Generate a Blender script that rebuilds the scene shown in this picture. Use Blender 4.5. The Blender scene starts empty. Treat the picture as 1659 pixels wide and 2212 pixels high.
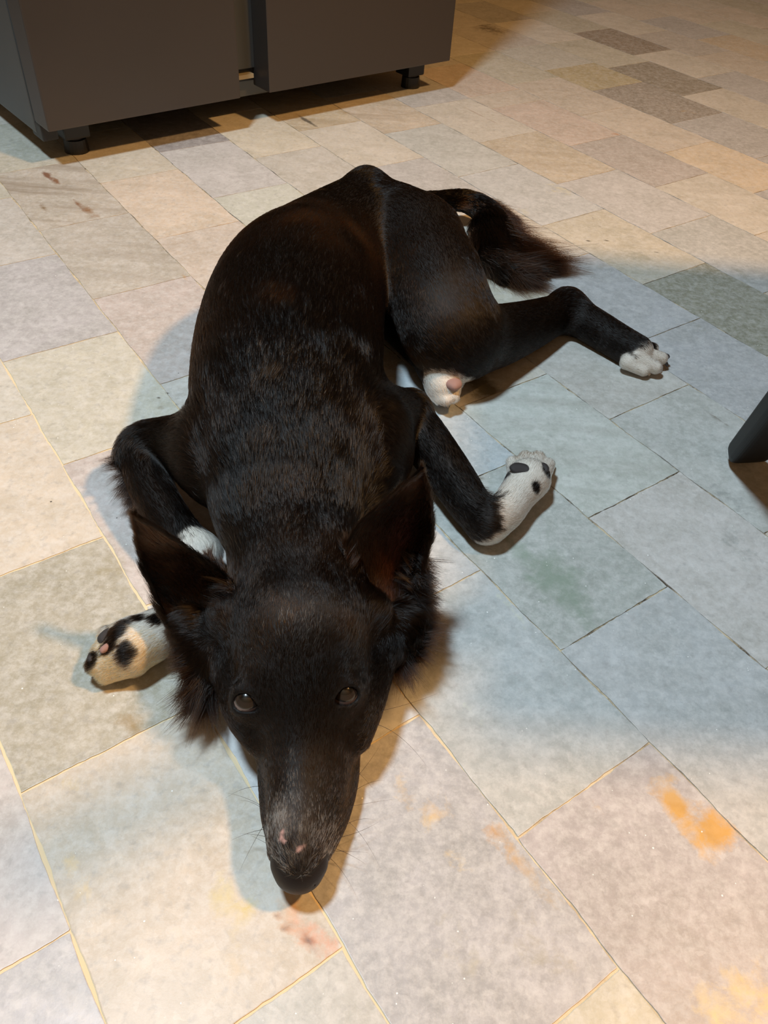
import bpy, math
import numpy as np
from mathutils import Vector, Matrix

rng = np.random.default_rng(7)
scene = bpy.context.scene
COL = scene.collection

# ------------------------------------------------------------------ camera
F_PX, CX, CY, CAM_H = 1700.0, 829.5, 1106.0, 0.60
RW = np.array([[0.9968655198783039, -0.07911469697697845, 0.0],
               [0.05520637798770527, 0.695614554516035, -0.7162908957783402],
               [0.05666913716687183, 0.7140456962041709, 0.6978018003882357]])   # camera axes -> world
EYE = np.array([0.0, 0.0, CAM_H])

cam_data = bpy.data.cameras.new('camera')
cam = bpy.data.objects.new('camera', cam_data)
COL.objects.link(cam)
cam_data.sensor_fit = 'HORIZONTAL'
cam_data.sensor_width = 36.0
cam_data.lens = 36.0 * F_PX / 1659.0
cam_data.clip_start = 0.02
M4 = Matrix([list(RW[0]) + [0.0], list(RW[1]) + [0.0], list(RW[2]) + [CAM_H], [0, 0, 0, 1]])
cam.matrix_world = M4
scene.camera = cam

# ------------------------------------------------------------------ light and exposure
scene.view_settings.view_transform = 'Standard'
scene.view_settings.look = 'None'
scene.view_settings.gamma = 1.0
scene.view_settings.use_curve_mapping = False
scene.view_settings.exposure = 0.15
world = bpy.data.worlds.new('world')
scene.world = world
world.use_nodes = True
world.node_tree.nodes['Background'].inputs[0].default_value = (0.9, 0.75, 0.6, 1)
world.node_tree.nodes['Background'].inputs[1].default_value = 0.012


def area_lamp(name, loc, target, size, power, color):
    d = bpy.data.lights.new(name, 'AREA')
    d.shape = 'DISK'
    d.size = size
    d.energy = power
    d.color = color
    o = bpy.data.objects.new(name, d)
    COL.objects.link(o)
    o.location = loc
    v = Vector(target) - Vector(loc)
    o.rotation_euler = v.to_track_quat('-Z', 'Y').to_euler()
    return o


area_lamp('warm_lamp', (1.30, 0.42, 2.30), (0.1, 1.0, 0), 0.19, 50, (1.0, 0.55, 0.20))
area_lamp('cool_lamp', (-0.52, 0.38, 2.25), (-0.1, 0.8, 0), 0.26, 46, (0.68, 0.87, 1.0))

# ------------------------------------------------------------------ helpers
def ray(px, py):
    v = np.array([px - CX, -(py - CY), -F_PX], float)
    return RW @ (v / np.linalg.norm(v))


def P(px, py, z=0.0):
    """world point at height z seen in that direction of the photograph"""
    d = ray(px, py)
    return EYE + d * ((z - CAM_H) / d[2])


def depth(p):
    return float((np.asarray(p) - EYE) @ (RW @ np.array([0, 0, -1.0])))


def Q(px, py, z, r):
    p = P(px, py, z)
    return p, r * depth(p) / F_PX


def srgb(r, g, b):
    c = np.array([r, g, b], float) / 255.0
    return tuple(np.where(c <= 0.04045, c / 12.92, ((c + 0.055) / 1.055) ** 2.4))


def tag(o, label=None, cat=None, group=None, kind=None):
    if label: o['label'] = label
    if cat: o['category'] = cat
    if group: o['group'] = group
    if kind: o['kind'] = kind
    return o


def mesh_obj(name, verts, faces, mats, parent=None, smooth=True, mat_idx=None):
    me = bpy.data.meshes.new(name)
    me.from_pydata([tuple(map(float, v)) for v in verts], [], [tuple(map(int, f)) for f in faces])
    for m in (mats if isinstance(mats, (list, tuple)) else [mats]):
        me.materials.append(m)
    if mat_idx is not None:
        me.polygons.foreach_set('material_index', np.asarray(mat_idx, np.int32))
    if smooth:
        me.polygons.foreach_set('use_smooth', [True] * len(me.polygons))
    me.update()
    o = bpy.data.objects.new(name, me)
    COL.objects.link(o)
    if parent: o.parent = parent
    return o


def fast_mesh(name, verts, quads, mats, parent=None, smooth=True):
    me = bpy.data.meshes.new(name)
    nv, nf = len(verts), len(quads)
    me.vertices.add(nv)
    me.vertices.foreach_set('co', np.ascontiguousarray(verts, np.float32).ravel())
    me.loops.add(nf * 4)
    me.loops.foreach_set('vertex_index', np.ascontiguousarray(quads, np.int32).ravel())
    me.polygons.add(nf)
    me.polygons.foreach_set('loop_start', np.arange(0, nf * 4, 4, dtype=np.int32))
    me.polygons.foreach_set('use_smooth', np.full(nf, smooth))
    for m in mats: me.materials.append(m)
    me.update(calc_edges=True)
    me.validate()
    o = bpy.data.objects.new(name, me)
    COL.objects.link(o)
    if parent: o.parent = parent
    return o


def vcol(o, cols, name='Col'):
    a = o.data.color_attributes.new(name, 'FLOAT_COLOR', 'POINT')
    c = np.ones((len(cols), 4), np.float32)
    c[:, :cols.shape[1]] = cols
    a.data.foreach_set('color', c.ravel())


class Nodes:
    def __init__(self, name):
        self.m = bpy.data.materials.new(name)
        self.m.use_nodes = True
        self.t = self.m.node_tree
        self.t.nodes.clear()
        self.out = self.t.nodes.new('ShaderNodeOutputMaterial')

    def n(self, kind, **kw):
        nd = self.t.nodes.new(kind)
        for k, v in kw.items():
            if k.startswith('_'):
                setattr(nd, k[1:], v)
            else:
                key = int(k[1:]) if k[0] == 'i' and k[1:].isdigit() else k.replace('__', ' ')
                if isinstance(v, bpy.types.NodeSocket):
                    self.t.links.new(v, nd.inputs[key])
                else:
                    nd.inputs[key].default_value = v
        return nd

    def math(self, op, a, b=None, clamp=False):
        nd = self.t.nodes.new('ShaderNodeMath')
        nd.operation = op
        nd.use_clamp = clamp
        for i, v in enumerate((a, b)):
            if v is None: continue
            if isinstance(v, bpy.types.NodeSocket): self.t.links.new(v, nd.inputs[i])
            else: nd.inputs[i].default_value = v
        return nd.outputs[0]

    def mix(self, fac, a, b, blend='MIX'):
        nd = self.t.nodes.new('ShaderNodeMix')
        nd.data_type = 'RGBA'
        nd.blend_type = blend
        for i, v in ((0, fac), (6, a), (7, b)):
            if isinstance(v, bpy.types.NodeSocket): self.t.links.new(v, nd.inputs[i])
            elif i == 0: nd.inputs[i].default_value = v
            else: nd.inputs[i].default_value = (*v[:3], 1)
        return nd.outputs[2]

    def ramp(self, fac, stops):
        nd = self.t.nodes.new('ShaderNodeValToRGB')
        self.t.links.new(fac, nd.inputs[0])
        e = nd.color_ramp.elements
        while len(e) < len(stops): e.new(0.5)
        for el, (p, c) in zip(e, stops):
            el.position = p
            el.color = (c, c, c, 1) if not hasattr(c, '__len__') else (*c, 1)
        return nd.outputs[0]

    def finish(self, sh):
        self.t.links.new(sh, self.out.inputs[0])
        return self.m


def simple_mat(name, color, rough=0.5, metal=0.0, bump=0.0, scale=200.0, spec=0.5, var=0.0):
    N = Nodes(name)
    tc = N.n('ShaderNodeTexCoord')
    nz = N.n('ShaderNodeTexNoise', Vector=tc.outputs['Object'], Scale=scale, Detail=4.0)
    c = N.mix(nz.outputs[0], [x * (1 - var) for x in color], [min(1, x * (1 + var)) for x in color])
    b = N.n('ShaderNodeBsdfPrincipled', Base__Color=c, Roughness=rough, Metallic=metal)
    b.inputs['Specular IOR Level'].default_value = spec
    if bump:
        bp = N.n('ShaderNodeBump', Strength=bump, Distance=0.001, Height=nz.outputs[0])
        N.t.links.new(bp.outputs[0], b.inputs['Normal'])
    return N.finish(b.outputs[0])


# ------------------------------------------------------------------ materials of the floor
def marble_material():
    N = Nodes('marble')
    tc = N.n('ShaderNodeTexCoord').outputs['Object']
    col = N.n('ShaderNodeVertexColor', _layer_name='Tile').outputs[0]
    stain = N.n('ShaderNodeVertexColor', _layer_name='Stain')
    seed = N.n('ShaderNodeVertexColor', _layer_name='Seed')       # r,g: offset of the pattern; b: streakiness
    sep = N.n('ShaderNodeSeparateColor', Color=seed.outputs[0])
    off = N.n('ShaderNodeVectorMath', i0=seed.outputs[0], i1=(37.0, 23.0, 11.0), _operation='MULTIPLY').outputs[0]
    pos = N.n('ShaderNodeVectorMath', i0=tc, i1=off, _operation='ADD').outputs[0]
    # soft clouds
    cl = N.n('ShaderNodeTexNoise', Vector=pos, Scale=11.0, Detail=8.0, Roughness=0.70, Distortion=0.5).outputs[0]
    c1 = N.ramp(cl, [(0.30, 0.0), (0.72, 1.0)])
    base = N.mix(c1, N.mix(1.0, col, (0.80, 0.80, 0.76), 'MULTIPLY'), N.mix(1.0, col, (1.08, 1.07, 1.07), 'MULTIPLY'))
    md = N.n('ShaderNodeTexNoise', Vector=pos, Scale=34.0, Detail=7.0, Roughness=0.78, Distortion=0.5).outputs[0]
    base = N.mix(N.math('MULTIPLY', N.ramp(md, [(0.5, 0.0), (0.66, 1.0)]), 0.7), base, N.mix(1.0, col, (1.16, 1.15, 1.14), 'MULTIPLY'))
    base = N.mix(N.math('MULTIPLY', N.ramp(md, [(0.26, 1.0), (0.44, 0.0)]), 0.35), base, N.mix(1.0, col, (0.72, 0.71, 0.66), 'MULTIPLY'))
    # crystalline grain
    gr = N.n('ShaderNodeTexNoise', Vector=pos, Scale=85.0, Detail=6.0, Roughness=0.8).outputs[0]
    g1 = N.ramp(gr, [(0.42, 0.0), (0.62, 1.0)])
    base = N.mix(N.math('MULTIPLY', g1, 0.34), base, (0.78, 0.77, 0.75))
    gd = N.n('ShaderNodeTexNoise', Vector=pos, Scale=120.0, Detail=3.0, Roughness=0.6).outputs[0]
    base = N.mix(N.math('MULTIPLY', N.ramp(gd, [(0.28, 1.0), (0.46, 0.0)]), 0.34), base, (0.30, 0.29, 0.28))
    cv = N.n('ShaderNodeTexVoronoi', Vector=N.n('ShaderNodeVectorMath', i0=pos, i1=N.n('ShaderNodeVectorMath', i0=N.n('ShaderNodeTexNoise', Vector=pos, Scale=140.0, Detail=2.0).outputs[1], i1=(.006, .006, .006), _operation='MULTIPLY').outputs[0], _operation='ADD').outputs[0], Scale=210.0, Randomness=1.0)
    cs = N.n('ShaderNodeSeparateColor', Color=cv.outputs['Color']).outputs[0]
    base = N.mix(N.math('MULTIPLY', N.ramp(cs, [(0.62, 0.0), (0.95, 1.0)]), 0.09), base, (0.86, 0.85, 0.83))
    base = N.mix(N.math('MULTIPLY', N.ramp(cs, [(0.02, 1.0), (0.30, 0.0)]), 0.09), base, N.mix(1.0, col, (0.62, 0.61, 0.60), 'MULTIPLY'))
    # streaks along the stone
    mp = N.n('ShaderNodeMapping', Vector=pos)
    mp.inputs['Rotation'].default_value = (0, 0, math.radians(-127 + 14))
    mp.inputs['Scale'].default_value = (3.5, 34.0, 1.0)
    st = N.n('ShaderNodeTexNoise', Vector=mp.outputs[0], Scale=1.0, Detail=5.0, Roughness=0.6, Distortion=0.4).outputs[0]
    s1 = N.math('MULTIPLY', N.ramp(st, [(0.45, 0.0), (0.75, 1.0)]), N.math('MULTIPLY', sep.outputs[2], 0.8))
    base = N.mix(s1, base, N.mix(1.0, col, (0.60, 0.55, 0.50), 'MULTIPLY'))
    # stains with ragged edges
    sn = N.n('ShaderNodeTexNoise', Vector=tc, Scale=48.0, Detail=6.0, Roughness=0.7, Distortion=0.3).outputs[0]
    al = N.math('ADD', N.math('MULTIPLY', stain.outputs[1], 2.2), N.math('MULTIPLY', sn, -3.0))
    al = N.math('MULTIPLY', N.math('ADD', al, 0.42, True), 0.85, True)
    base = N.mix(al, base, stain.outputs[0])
    # white crystals and dark specks
    vo = N.n('ShaderNodeTexVoronoi', Vector=pos, Scale=240.0, Randomness=1.0)
    pick = N.math('GREATER_THAN', N.n('ShaderNodeSeparateColor', Color=vo.outputs['Color']).outputs[0], 0.972)
    near = N.math('LESS_THAN', N.math('ADD', vo.outputs['Distance'], N.math('MULTIPLY', gr, 0.9)), 0.56)
    base = N.mix(N.math('MULTIPLY', pick, near), base, (0.93, 0.93, 0.90))
    vo2 = N.n('ShaderNodeTexVoronoi', Vector=pos, Scale=60.0, Randomness=1.0)
    pick2 = N.math('GREATER_THAN', N.n('ShaderNodeSeparateColor', Color=vo2.outputs['Color']).outputs[1], 0.985)
    near2 = N.math('LESS_THAN', N.math('ADD', vo2.outputs['Distance'], N.math('MULTIPLY', gr, 0.12)), 0.115)
    base = N.mix(N.math('MULTIPLY', N.math('MULTIPLY', pick2, near2), 0.85), base, (0.05, 0.045, 0.04))
    rough = N.ramp(gr, [(0.2, 0.30), (0.8, 0.48)])
    h = N.math('ADD', N.math('MULTIPLY', cl, 0.6), N.math('MULTIPLY', gr, 0.4))
    bp = N.n('ShaderNodeBump', Strength=0.25, Distance=0.0012, Height=h)
    b = N.n('ShaderNodeBsdfPrincipled', Base__Color=base, Roughness=rough, Normal=bp.outputs[0])
    b.inputs['Specular IOR Level'].default_value = 0.35
    return N.finish(b.outputs[0])


def grout_material():
    N = Nodes('grout')
    tc = N.n('ShaderNodeTexCoord').outputs['Object']
    col = N.n('ShaderNodeVertexColor', _layer_name='Tile').outputs[0]
    a = N.n('ShaderNodeTexNoise', Vector=tc, Scale=22.0, Detail=6.0, Roughness=0.75).outputs[0]
    dirt = N.ramp(a, [(0.44, 0.0), (0.60, 1.0)])
    sepc = N.n('ShaderNodeSeparateColor', Color=col).outputs[0]
    fac = N.math('MULTIPLY', dirt, N.math('SUBTRACT', 1.0, sepc, True))
    c = N.mix(N.math('ADD', fac, N.math('MULTIPLY', N.math('SUBTRACT', 1.0, sepc), 0.25), True),
              srgb(228, 208, 172), srgb(78, 66, 54))
    bp = N.n('ShaderNodeBump', Strength=0.4, Distance=0.001, Height=a)
    b = N.n('ShaderNodeBsdfPrincipled', Base__Color=c, Roughness=0.85, Normal=bp.outputs[0])
    return N.finish(b.outputs[0])


MARBLE, GROUT = marble_material(), grout_material()

# ------------------------------------------------------------------ floor: marble slabs in running bond
DU = np.array([-.60821, .79377]); DV = np.array([.79377, .60821])
VL = [-.046, .106, .260, .412, .564, .717, .872, 1.030, 1.187, 1.357, 1.522, 1.690, 1.880, 2.048, 2.215]
CUTS = {-1: [.022, .258, .49], 0: [-.09, .145, .376, .608, .846, 1.08], 1: [-.2, .029, .265, .50, .738, .973, 1.232, 1.47],
        2: [-.09, .137, .367, .60, .829, 1.071, 1.321, 1.58], 3: [.012, .249, .481, .72, .96, 1.208, 1.46, 1.71],
        4: [-.11, .13, .364, .597, .83, 1.07, 1.312, 1.553], 5: [.01, .244, .480, .715, .95, 1.19, 1.447, 1.70],
        6: [.12, .357, .590, .83, 1.067, 1.304, 1.539, 1.79], 7: [0, .235, .47, .707, .947, 1.191, 1.45, 1.70],
        8: [.118, .354, .59, .832, 1.076, 1.318, 1.56, 1.8], 9: [.26, .5, .735, .974, 1.218, 1.478, 1.568, 1.8],
        10: [.38, .62, .86, 1.096, 1.353, 1.602, 1.86], 11: [.5, .74, .98, 1.219, 1.479, 1.66, 1.864, 2.1],
        12: [.6, .85, 1.1, 1.35, 1.608, 1.86, 2.1], 13: [.7, .95, 1.2, 1.44, 1.67, 1.92, 2.16]}
while VL[0] > -1.3: VL.insert(0, VL[0] - .154)
OFF = VL.index(min(VL, key=lambda v: abs(v + .046)))
while VL[-1] < 4.2: VL.append(VL[-1] + .168)
PALETTE = [(206, 200, 188), (196, 190, 182), (190, 188, 186), (208, 198, 184), (200, 196, 180), (184, 182, 180), (212, 206, 194), (192, 190, 180)]
# colour of single slabs, named by a spot on them: (px, py): (rgb, streakiness)
SPOT_TILES = [(250, 1950, (204, 192, 176), 0), (150, 1450, (174, 168, 152), 0), (60, 1050, (214, 202, 186), 0.1), (160, 830, (202, 197, 182), 0),
              (90, 650, (186, 183, 184), 0.15), (260, 540, (192, 184, 172), 0.5), (130, 420, (196, 186, 172), 1.3), (20, 500, (200, 194, 186), 0.1),
              (350, 440, (220, 202, 182), 0.2), (190, 1080, (196, 186, 182), 0), (340, 700, (196, 184, 178), 0), (420, 530, (206, 192, 178), 0.3),
              (260, 350, (210, 200, 182), 0.2), (430, 380, (206, 198, 188), 0), (370, 305, (160, 154, 154), 0.5), (540, 290, (216, 206, 186), 0.2),
              (1050, 1430, (184, 188, 188), 0.15), (1200, 1210, (176, 180, 176), 0.2), (960, 1180, (186, 190, 192), 0), (1400, 1480, (184, 187, 188), 0.2),
              (950, 1800, (190, 185, 172), 0), (1450, 1900, (180, 175, 176), 0.2), (1150, 2150, (180, 176, 178), 0), (1480, 1150, (198, 194, 190), 0),
              (1200, 930, (192, 196, 190), 0.55), (1250, 820, (190, 188, 182), 0.6), (1400, 930, (186, 188, 184), 0.1), (1520, 830, (178, 180, 182), 0.1),
              (1340, 640, (182, 184, 186), 0.05), (1500, 640, (150, 150, 134), 0.2), (1330, 540, (198, 192, 176), 0.1), (1580, 560, (182, 184, 182), 0),
              (1130, 430, (212, 204, 176), 0.1), (1380, 430, (196, 194, 192), 0), (1150, 370, (194, 196, 196), 0), (950, 330, (196, 198, 194), 0.2),
              (1560, 360, (216, 200, 176), 0.1), (1300, 370, (200, 186, 164), 0.1), (1330, 300, (186, 178, 172), 0.1), (1180, 300, (202, 190, 170), 0.5),
              (1400, 210, (192, 180, 136), 0.1), (1260, 180, (186, 174, 140), 0.1), (1190, 230, (206, 190, 178), 0), (1080, 195, (206, 190, 176), 0.2),
              (1450, 160, (150, 142, 128), 0.3), (1540, 235, (158, 150, 140), 0), (1560, 90, (206, 190, 166), 0.1), (1350, 85, (150, 138, 124), 0.1),
              (900, 260, (210, 196, 176), 0.7), (700, 260, (206, 190, 162), 0.8), (690, 380, (204, 198, 188), 0.1), (740, 320, (212, 204, 190), 0.1), (560, 418, (206, 206, 194), 0), (500, 370, (202, 198, 196), .05),
              (150, 2100, (190, 188, 192), 0), (40, 1900, (196, 190, 188), 0), (700, 2180, (190, 188, 182), 0), (850, 1580, (178, 178, 182), 0), (490, 1560, (196, 198, 200), 0),
              (880, 1000, (182, 190, 194), 0)]
# stains and toned patches: px, py, radius u, radius v (m), colour, strength
STAINS_TONES = [(1460, 1740, .030, .014, (200, 150, 62), 1.0), (1545, 1790, .020, .026, (204, 154, 72), .95), (1500, 1815, .028, .010, (228, 176, 80), .8), (1580, 1800, .018, .012, (228, 170, 70), .8),
          (1440, 1690, .02, .014, (220, 186, 130), .6), (1100, 1840, .035, .010, (202, 152, 74), .75), (1070, 1805, .012, .010, (196, 140, 60), .85), (930, 1750, .03, .02, (214, 178, 120), .62),
          (880, 1720, .03, .014, (216, 186, 130), .55), (980, 1850, .03, .014, (222, 198, 140), .5), (1290, 1750, .015, .008, (214, 176, 110), .5), (1160, 1900, .04, .014, (208, 182, 140), .55),
          (1160, 2040, .04, .03, (160, 154, 134), .62), (1000, 2060, .05, .03, (186, 180, 160), .5), (1200, 1250, .05, .035, (138, 152, 136), .95), (1150, 1215, .05, .02, (146, 158, 142), .85), (1240, 1310, .05, .02, (140, 152, 138), .8),
          (1010, 1530, .03, .008, (206, 214, 190), .55), (1100, 1310, .05, .006, (206, 212, 186), .62), (1150, 1370, .05, .005, (210, 208, 180), .6), (280, 1570, .02, .012, (150, 126, 80), .8), (240, 1230, .03, .02, (150, 138, 104), .7),
          (160, 1700, .02, .012, (212, 190, 130), .6), (140, 1840, .04, .010, (226, 198, 138), .65), (165, 1900, .03, .012, (226, 200, 150), .6), (490, 1950, .025, .016, (210, 196, 130), .7), (530, 1960, .008, .014, (206, 180, 90), .8),
          (640, 1990, .03, .014, (222, 164, 116), .75), (690, 2030, .02, .012, (214, 130, 96), .75), (510, 2060, .04, .016, (206, 184, 150), .6), (270, 2090, .03, .02, (190, 174, 148), .55), (360, 1960, .06, .01, (224, 206, 180), .5),
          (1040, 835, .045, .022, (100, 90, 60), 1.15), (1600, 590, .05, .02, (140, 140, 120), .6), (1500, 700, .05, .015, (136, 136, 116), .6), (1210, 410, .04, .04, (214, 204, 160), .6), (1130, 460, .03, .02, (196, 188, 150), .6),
          (1380, 555, .04, .03, (150, 148, 126), .65), (1300, 570, .03, .03, (170, 164, 146), .6), (1470, 235, .05, .02, (196, 146, 50), .75), (1360, 220, .04, .01, (190, 140, 40), .6), (1330, 290, .015, .015, (190, 130, 70), .7),
          (104, 380, .030, .006, (122, 74, 44), 1.25), (122, 390, .025, .005, (140, 96, 60), 1.0), (175, 445, .045, .005, (134, 90, 56), 1.05), (195, 455, .03, .006, (150, 110, 70), 1.0), (95, 450, .02, .006, (130, 104, 72), .85), (205, 465, .02, .01, (150, 110, 76), .7),
          (665, 262, .045, .006, (92, 84, 74), 1.25), (740, 240, .04, .012, (170, 140, 96), .75), (1050, 60, .10, .05, (74, 62, 46), .85), (1100, 40, .12, .04, (120, 108, 88), .7), (1060, 235, .12, .004, (150, 128, 110), .75), (1040, 250, .12, .004, (150, 124, 104), .75),  # includes dark brown patches right of the fridge
          (1540, 900, .035, .003, (90, 70, 50), 1.0), (860, 800, .02, .02, (170, 120, 60), .7), (1580, 1080, .05, .02, (120, 124, 122), .6), (1600, 1180, .05, .02, (120, 126, 122), .6), (1590, 1310, .04, .02, (140, 140, 130), .5),  # includes an orange-brown patch beside the belly
          (1585, 1000, .03, .03, (130, 132, 130), .6), (400, 600, .014, .005, (190, 150, 90), .8), (350, 880, .01, .01, (120, 100, 60), .7), (1510, 245, .06, .03, (200, 170, 90), .5), (330, 690, .02, .004, (222, 204, 176), .6), (1640, 2180, .04, .03, (226, 196, 130), .7), (1560, 2190, .03, .02, (226, 206, 150), .7)]
DARK_SPECKS = [(620, 1995), (612, 2003), (660, 2027), (665, 2035), (683, 2047), (686, 2054), (526, 1607), (1061, 1543), (600, 1975), (75, 2010), (130, 660), (1260, 500), (1270, 520), (1290, 545), (1310, 520),
               (1330, 505), (1345, 560), (1365, 590), (1380, 550), (1400, 560), (1410, 570), (1395, 600), (1398, 605), (1250, 470), (1300, 490), (1290, 470), (1320, 480), (1348, 520), (1420, 545), (360, 850), (380, 875), (345, 860), (1375, 545)]


def build_floor():
    verts, quads, matid, tile_c, stain_c, seed_c = [], [], [], [], [], []
    spots = [(np.array(P(x, y)[:2]), c, s) for x, y, c, s in SPOT_TILES]
    spots = [(p @ DU, p @ DV, c, s) for p, c, s in spots]
    st = []
    for x, y, ru, rv, c, a in STAINS_TONES:
        p = P(x, y)[:2]
        st.append((p @ DU, p @ DV, ru, rv, np.array(srgb(*c)), a))
    for x, y in DARK_SPECKS:
        p = P(x, y)[:2]
        st.append((p @ DU, p @ DV, .0022, .0022, np.array(srgb(60, 48, 40)), 1.25))
    nv = 0
    count = 0
    for si in range(len(VL) - 1):
        k = si - OFF
        v0, v1 = VL[si], VL[si + 1]
        cuts = list(CUTS.get(k, [(.12 if k % 2 == 0 else 0.0) + rng.uniform(-.02, .02)]))
        step = .237
        while cuts[0] > -.6: cuts.insert(0, cuts[0] - step)
        while cuts[-1] < 3.6: cuts.append(cuts[-1] + .245)
        for u0, u1 in zip(cuts[:-1], cuts[1:]):
            cxy = (u0 + u1) / 2 * DU + (v0 + v1) / 2 * DV
            if not (-2.6 < cxy[0] < 2.8 and -.6 < cxy[1] < 4.5): continue
            y = cxy[1]
            du = .005 if y < 1.0 else (.007 if y < 2.1 else .03)
            g = (.0016 if k <= 1 else .0012) * .6
            a0, a1, b0, b1 = u0 + g, u1 - g, v0 + g * (1.25 if k in (0, 1, 2) and u0 < 1.1 else 1), v1 - g
            nu, nw = max(4, int((a1 - a0) / du)), max(4, int((b1 - b0) / du))
            lin = lambda p, q, n_: np.concatenate([[p], np.linspace(p + .0006, q - .0006, n_ - 1), [q]])
            uu, vv = np.meshgrid(lin(a0, a1, nu), lin(b0, b1, nw), indexing='ij')
            # hand cut edges wander a little
            ph = rng.uniform(0, 6.28, 4)
            jit = .0007
            uu2 = uu.copy(); vv2 = vv.copy()
            uu2[0] += jit * np.sin(vv[0] * 90 + ph[0]) * .5; uu2[-1] += jit * np.sin(vv[-1] * 80 + ph[1]) * .5
            vv2[:, 0] += jit * np.sin(uu[:, 0] * 70 + ph[2]); vv2[:, -1] += jit * np.sin(uu[:, -1] * 60 + ph[3])
            ch = lambda m_: np.interp(np.arange(m_), np.arange(0, m_, 1), rng.normal(size=m_)) * .00022
            uu2[0] += ch(nw + 1); uu2[-1] += ch(nw + 1); vv2[:, 0] += ch(nu + 1); vv2[:, -1] += ch(nu + 1)
            uu2[1] += uu2[0] - uu[0]; uu2[-2] += uu2[-1] - uu[-1]; vv2[:, 1] += vv2[:, 0] - vv[:, 0]; vv2[:, -2] += vv2[:, -1] - vv[:, -1]
            X = uu2 * DU[0] + vv2 * DV[0]; Y = uu2 * DU[1] + vv2 * DV[1]
            Z = np.zeros_like(X)
            Z[0] = Z[-1] = -.0001; Z[:, 0] = Z[:, -1] = -.0001
            top = np.stack([X, Y, Z], -1).reshape(-1, 3)
            idx = np.arange((nu + 1) * (nw + 1)).reshape(nu + 1, nw + 1) + nv
            q = np.stack([idx[:-1, :-1], idx[:-1, 1:], idx[1:, 1:], idx[1:, :-1]], -1).reshape(-1, 4)[:, ::-1]
            # skirt
            ring = np.concatenate([idx[0, :], idx[1:, -1], idx[-1, -2::-1], idx[-2:0:-1, 0]])
            low = top[ring - nv].copy(); low[:, 2] = -.004
            li = np.arange(len(ring)) + nv + len(top)
            sk = np.stack([ring, np.roll(ring, -1), np.roll(li, -1), li], -1)
            V = np.concatenate([top, low]); n_here = len(V)
            c, s = PALETTE[rng.integers(len(PALETTE))], float(rng.uniform(0, .5) ** 1.5)
            c = np.array(c) + rng.uniform(-5, 5)
            for pu, pv, pc, ps in spots:
                if u0 <= pu <= u1 and v0 <= pv <= v1: c, s = pc, ps
            c = np.array(srgb(*c))
            uf = V[:, :2] @ DU; vf = V[:, :2] @ DV
            sc = np.zeros((n_here, 4)); sc[:, :3] = c
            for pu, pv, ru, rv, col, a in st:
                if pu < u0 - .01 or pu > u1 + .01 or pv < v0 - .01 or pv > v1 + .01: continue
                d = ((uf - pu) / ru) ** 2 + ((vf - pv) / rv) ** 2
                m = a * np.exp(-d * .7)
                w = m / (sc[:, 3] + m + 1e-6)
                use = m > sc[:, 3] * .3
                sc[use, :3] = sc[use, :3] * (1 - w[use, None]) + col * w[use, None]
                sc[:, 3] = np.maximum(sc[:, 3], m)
            sd = np.tile([rng.random(), rng.random(), s], (n_here, 1))
            verts.append(V); quads.append(q); quads.append(sk)
            matid.append(np.zeros(len(q) + len(sk), np.int32))
            tile_c.append(np.tile(c, (n_here, 1))); stain_c.append(sc); seed_c.append(sd)
            nv += n_here; count += 1
    # bedding and grout between the slabs
    nx, ny = 60, 60
    gx, gy = np.meshgrid(np.linspace(-2.6, 2.8, nx), np.linspace(-.6, 4.5, ny), indexing='ij')
    G = np.stack([gx, gy, np.full_like(gx, -.0011)], -1).reshape(-1, 3)
    idx = np.arange(nx * ny).reshape(nx, ny) + nv
    q = np.stack([idx[:-1, :-1], idx[1:, :-1], idx[1:, 1:], idx[:-1, 1:]], -1).reshape(-1, 4)
    uf, vf = G[:, :2] @ DU, G[:, :2] @ DV
    clean = np.clip(1.15 - (vf - .05) * 2.2, 0.05, 1) * np.clip(1.5 - uf * .6, .2, 1)
    verts.append(G); quads.append(q); matid.append(np.ones(len(q), np.int32))
    tile_c.append(np.repeat(clean[:, None], 3, 1)); stain_c.append(np.zeros((len(G), 4))); seed_c.append(np.zeros((len(G), 3)))
    V = np.concatenate(verts)
    o = fast_mesh('floor', V, np.concatenate(quads), [MARBLE, GROUT], smooth=False)
    o.data.polygons.foreach_set('material_index', np.concatenate(matid))
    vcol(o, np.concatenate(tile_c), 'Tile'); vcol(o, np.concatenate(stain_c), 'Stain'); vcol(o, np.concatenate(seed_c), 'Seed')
    tag(o, 'polished marble floor of grey, cream and greenish slabs with pale grout', kind='structure')
    return o


build_floor()

# ------------------------------------------------------------------ room shell (outside the frame, gives the bounce light)
WALL = simple_mat('wall_paint', srgb(150, 128, 98), 0.8, scale=6, var=.03)


def box_mesh(c, s, bevel=0.0, seg=2):
    import bmesh
    bm = bmesh.new()
    bmesh.ops.create_cube(bm, size=1.0)
    for v in bm.verts:
        v.co = Vector((v.co.x * s[0] + c[0], v.co.y * s[1] + c[1], v.co.z * s[2] + c[2]))
    if bevel:
        bmesh.ops.bevel(bm, geom=bm.edges[:], offset=bevel, segments=seg, affect='EDGES', profile=.7)
    return bm


def bm_obj(name, bm, mat, parent=None, smooth=False):
    me = bpy.data.meshes.new(name)
    bm.to_mesh(me); bm.free()
    me.materials.append(mat)
    if smooth:
        for p in me.polygons: p.use_smooth = True
    o = bpy.data.objects.new(name, me)
    COL.objects.link(o)
    if parent: o.parent = parent
    return o


def add_box(bm, c, s, bevel=0.0):
    b2 = box_mesh(c, s, bevel)
    me = bpy.data.meshes.new('tmp'); b2.to_mesh(me); b2.free()
    bm.from_mesh(me); bpy.data.meshes.remove(me)


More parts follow.
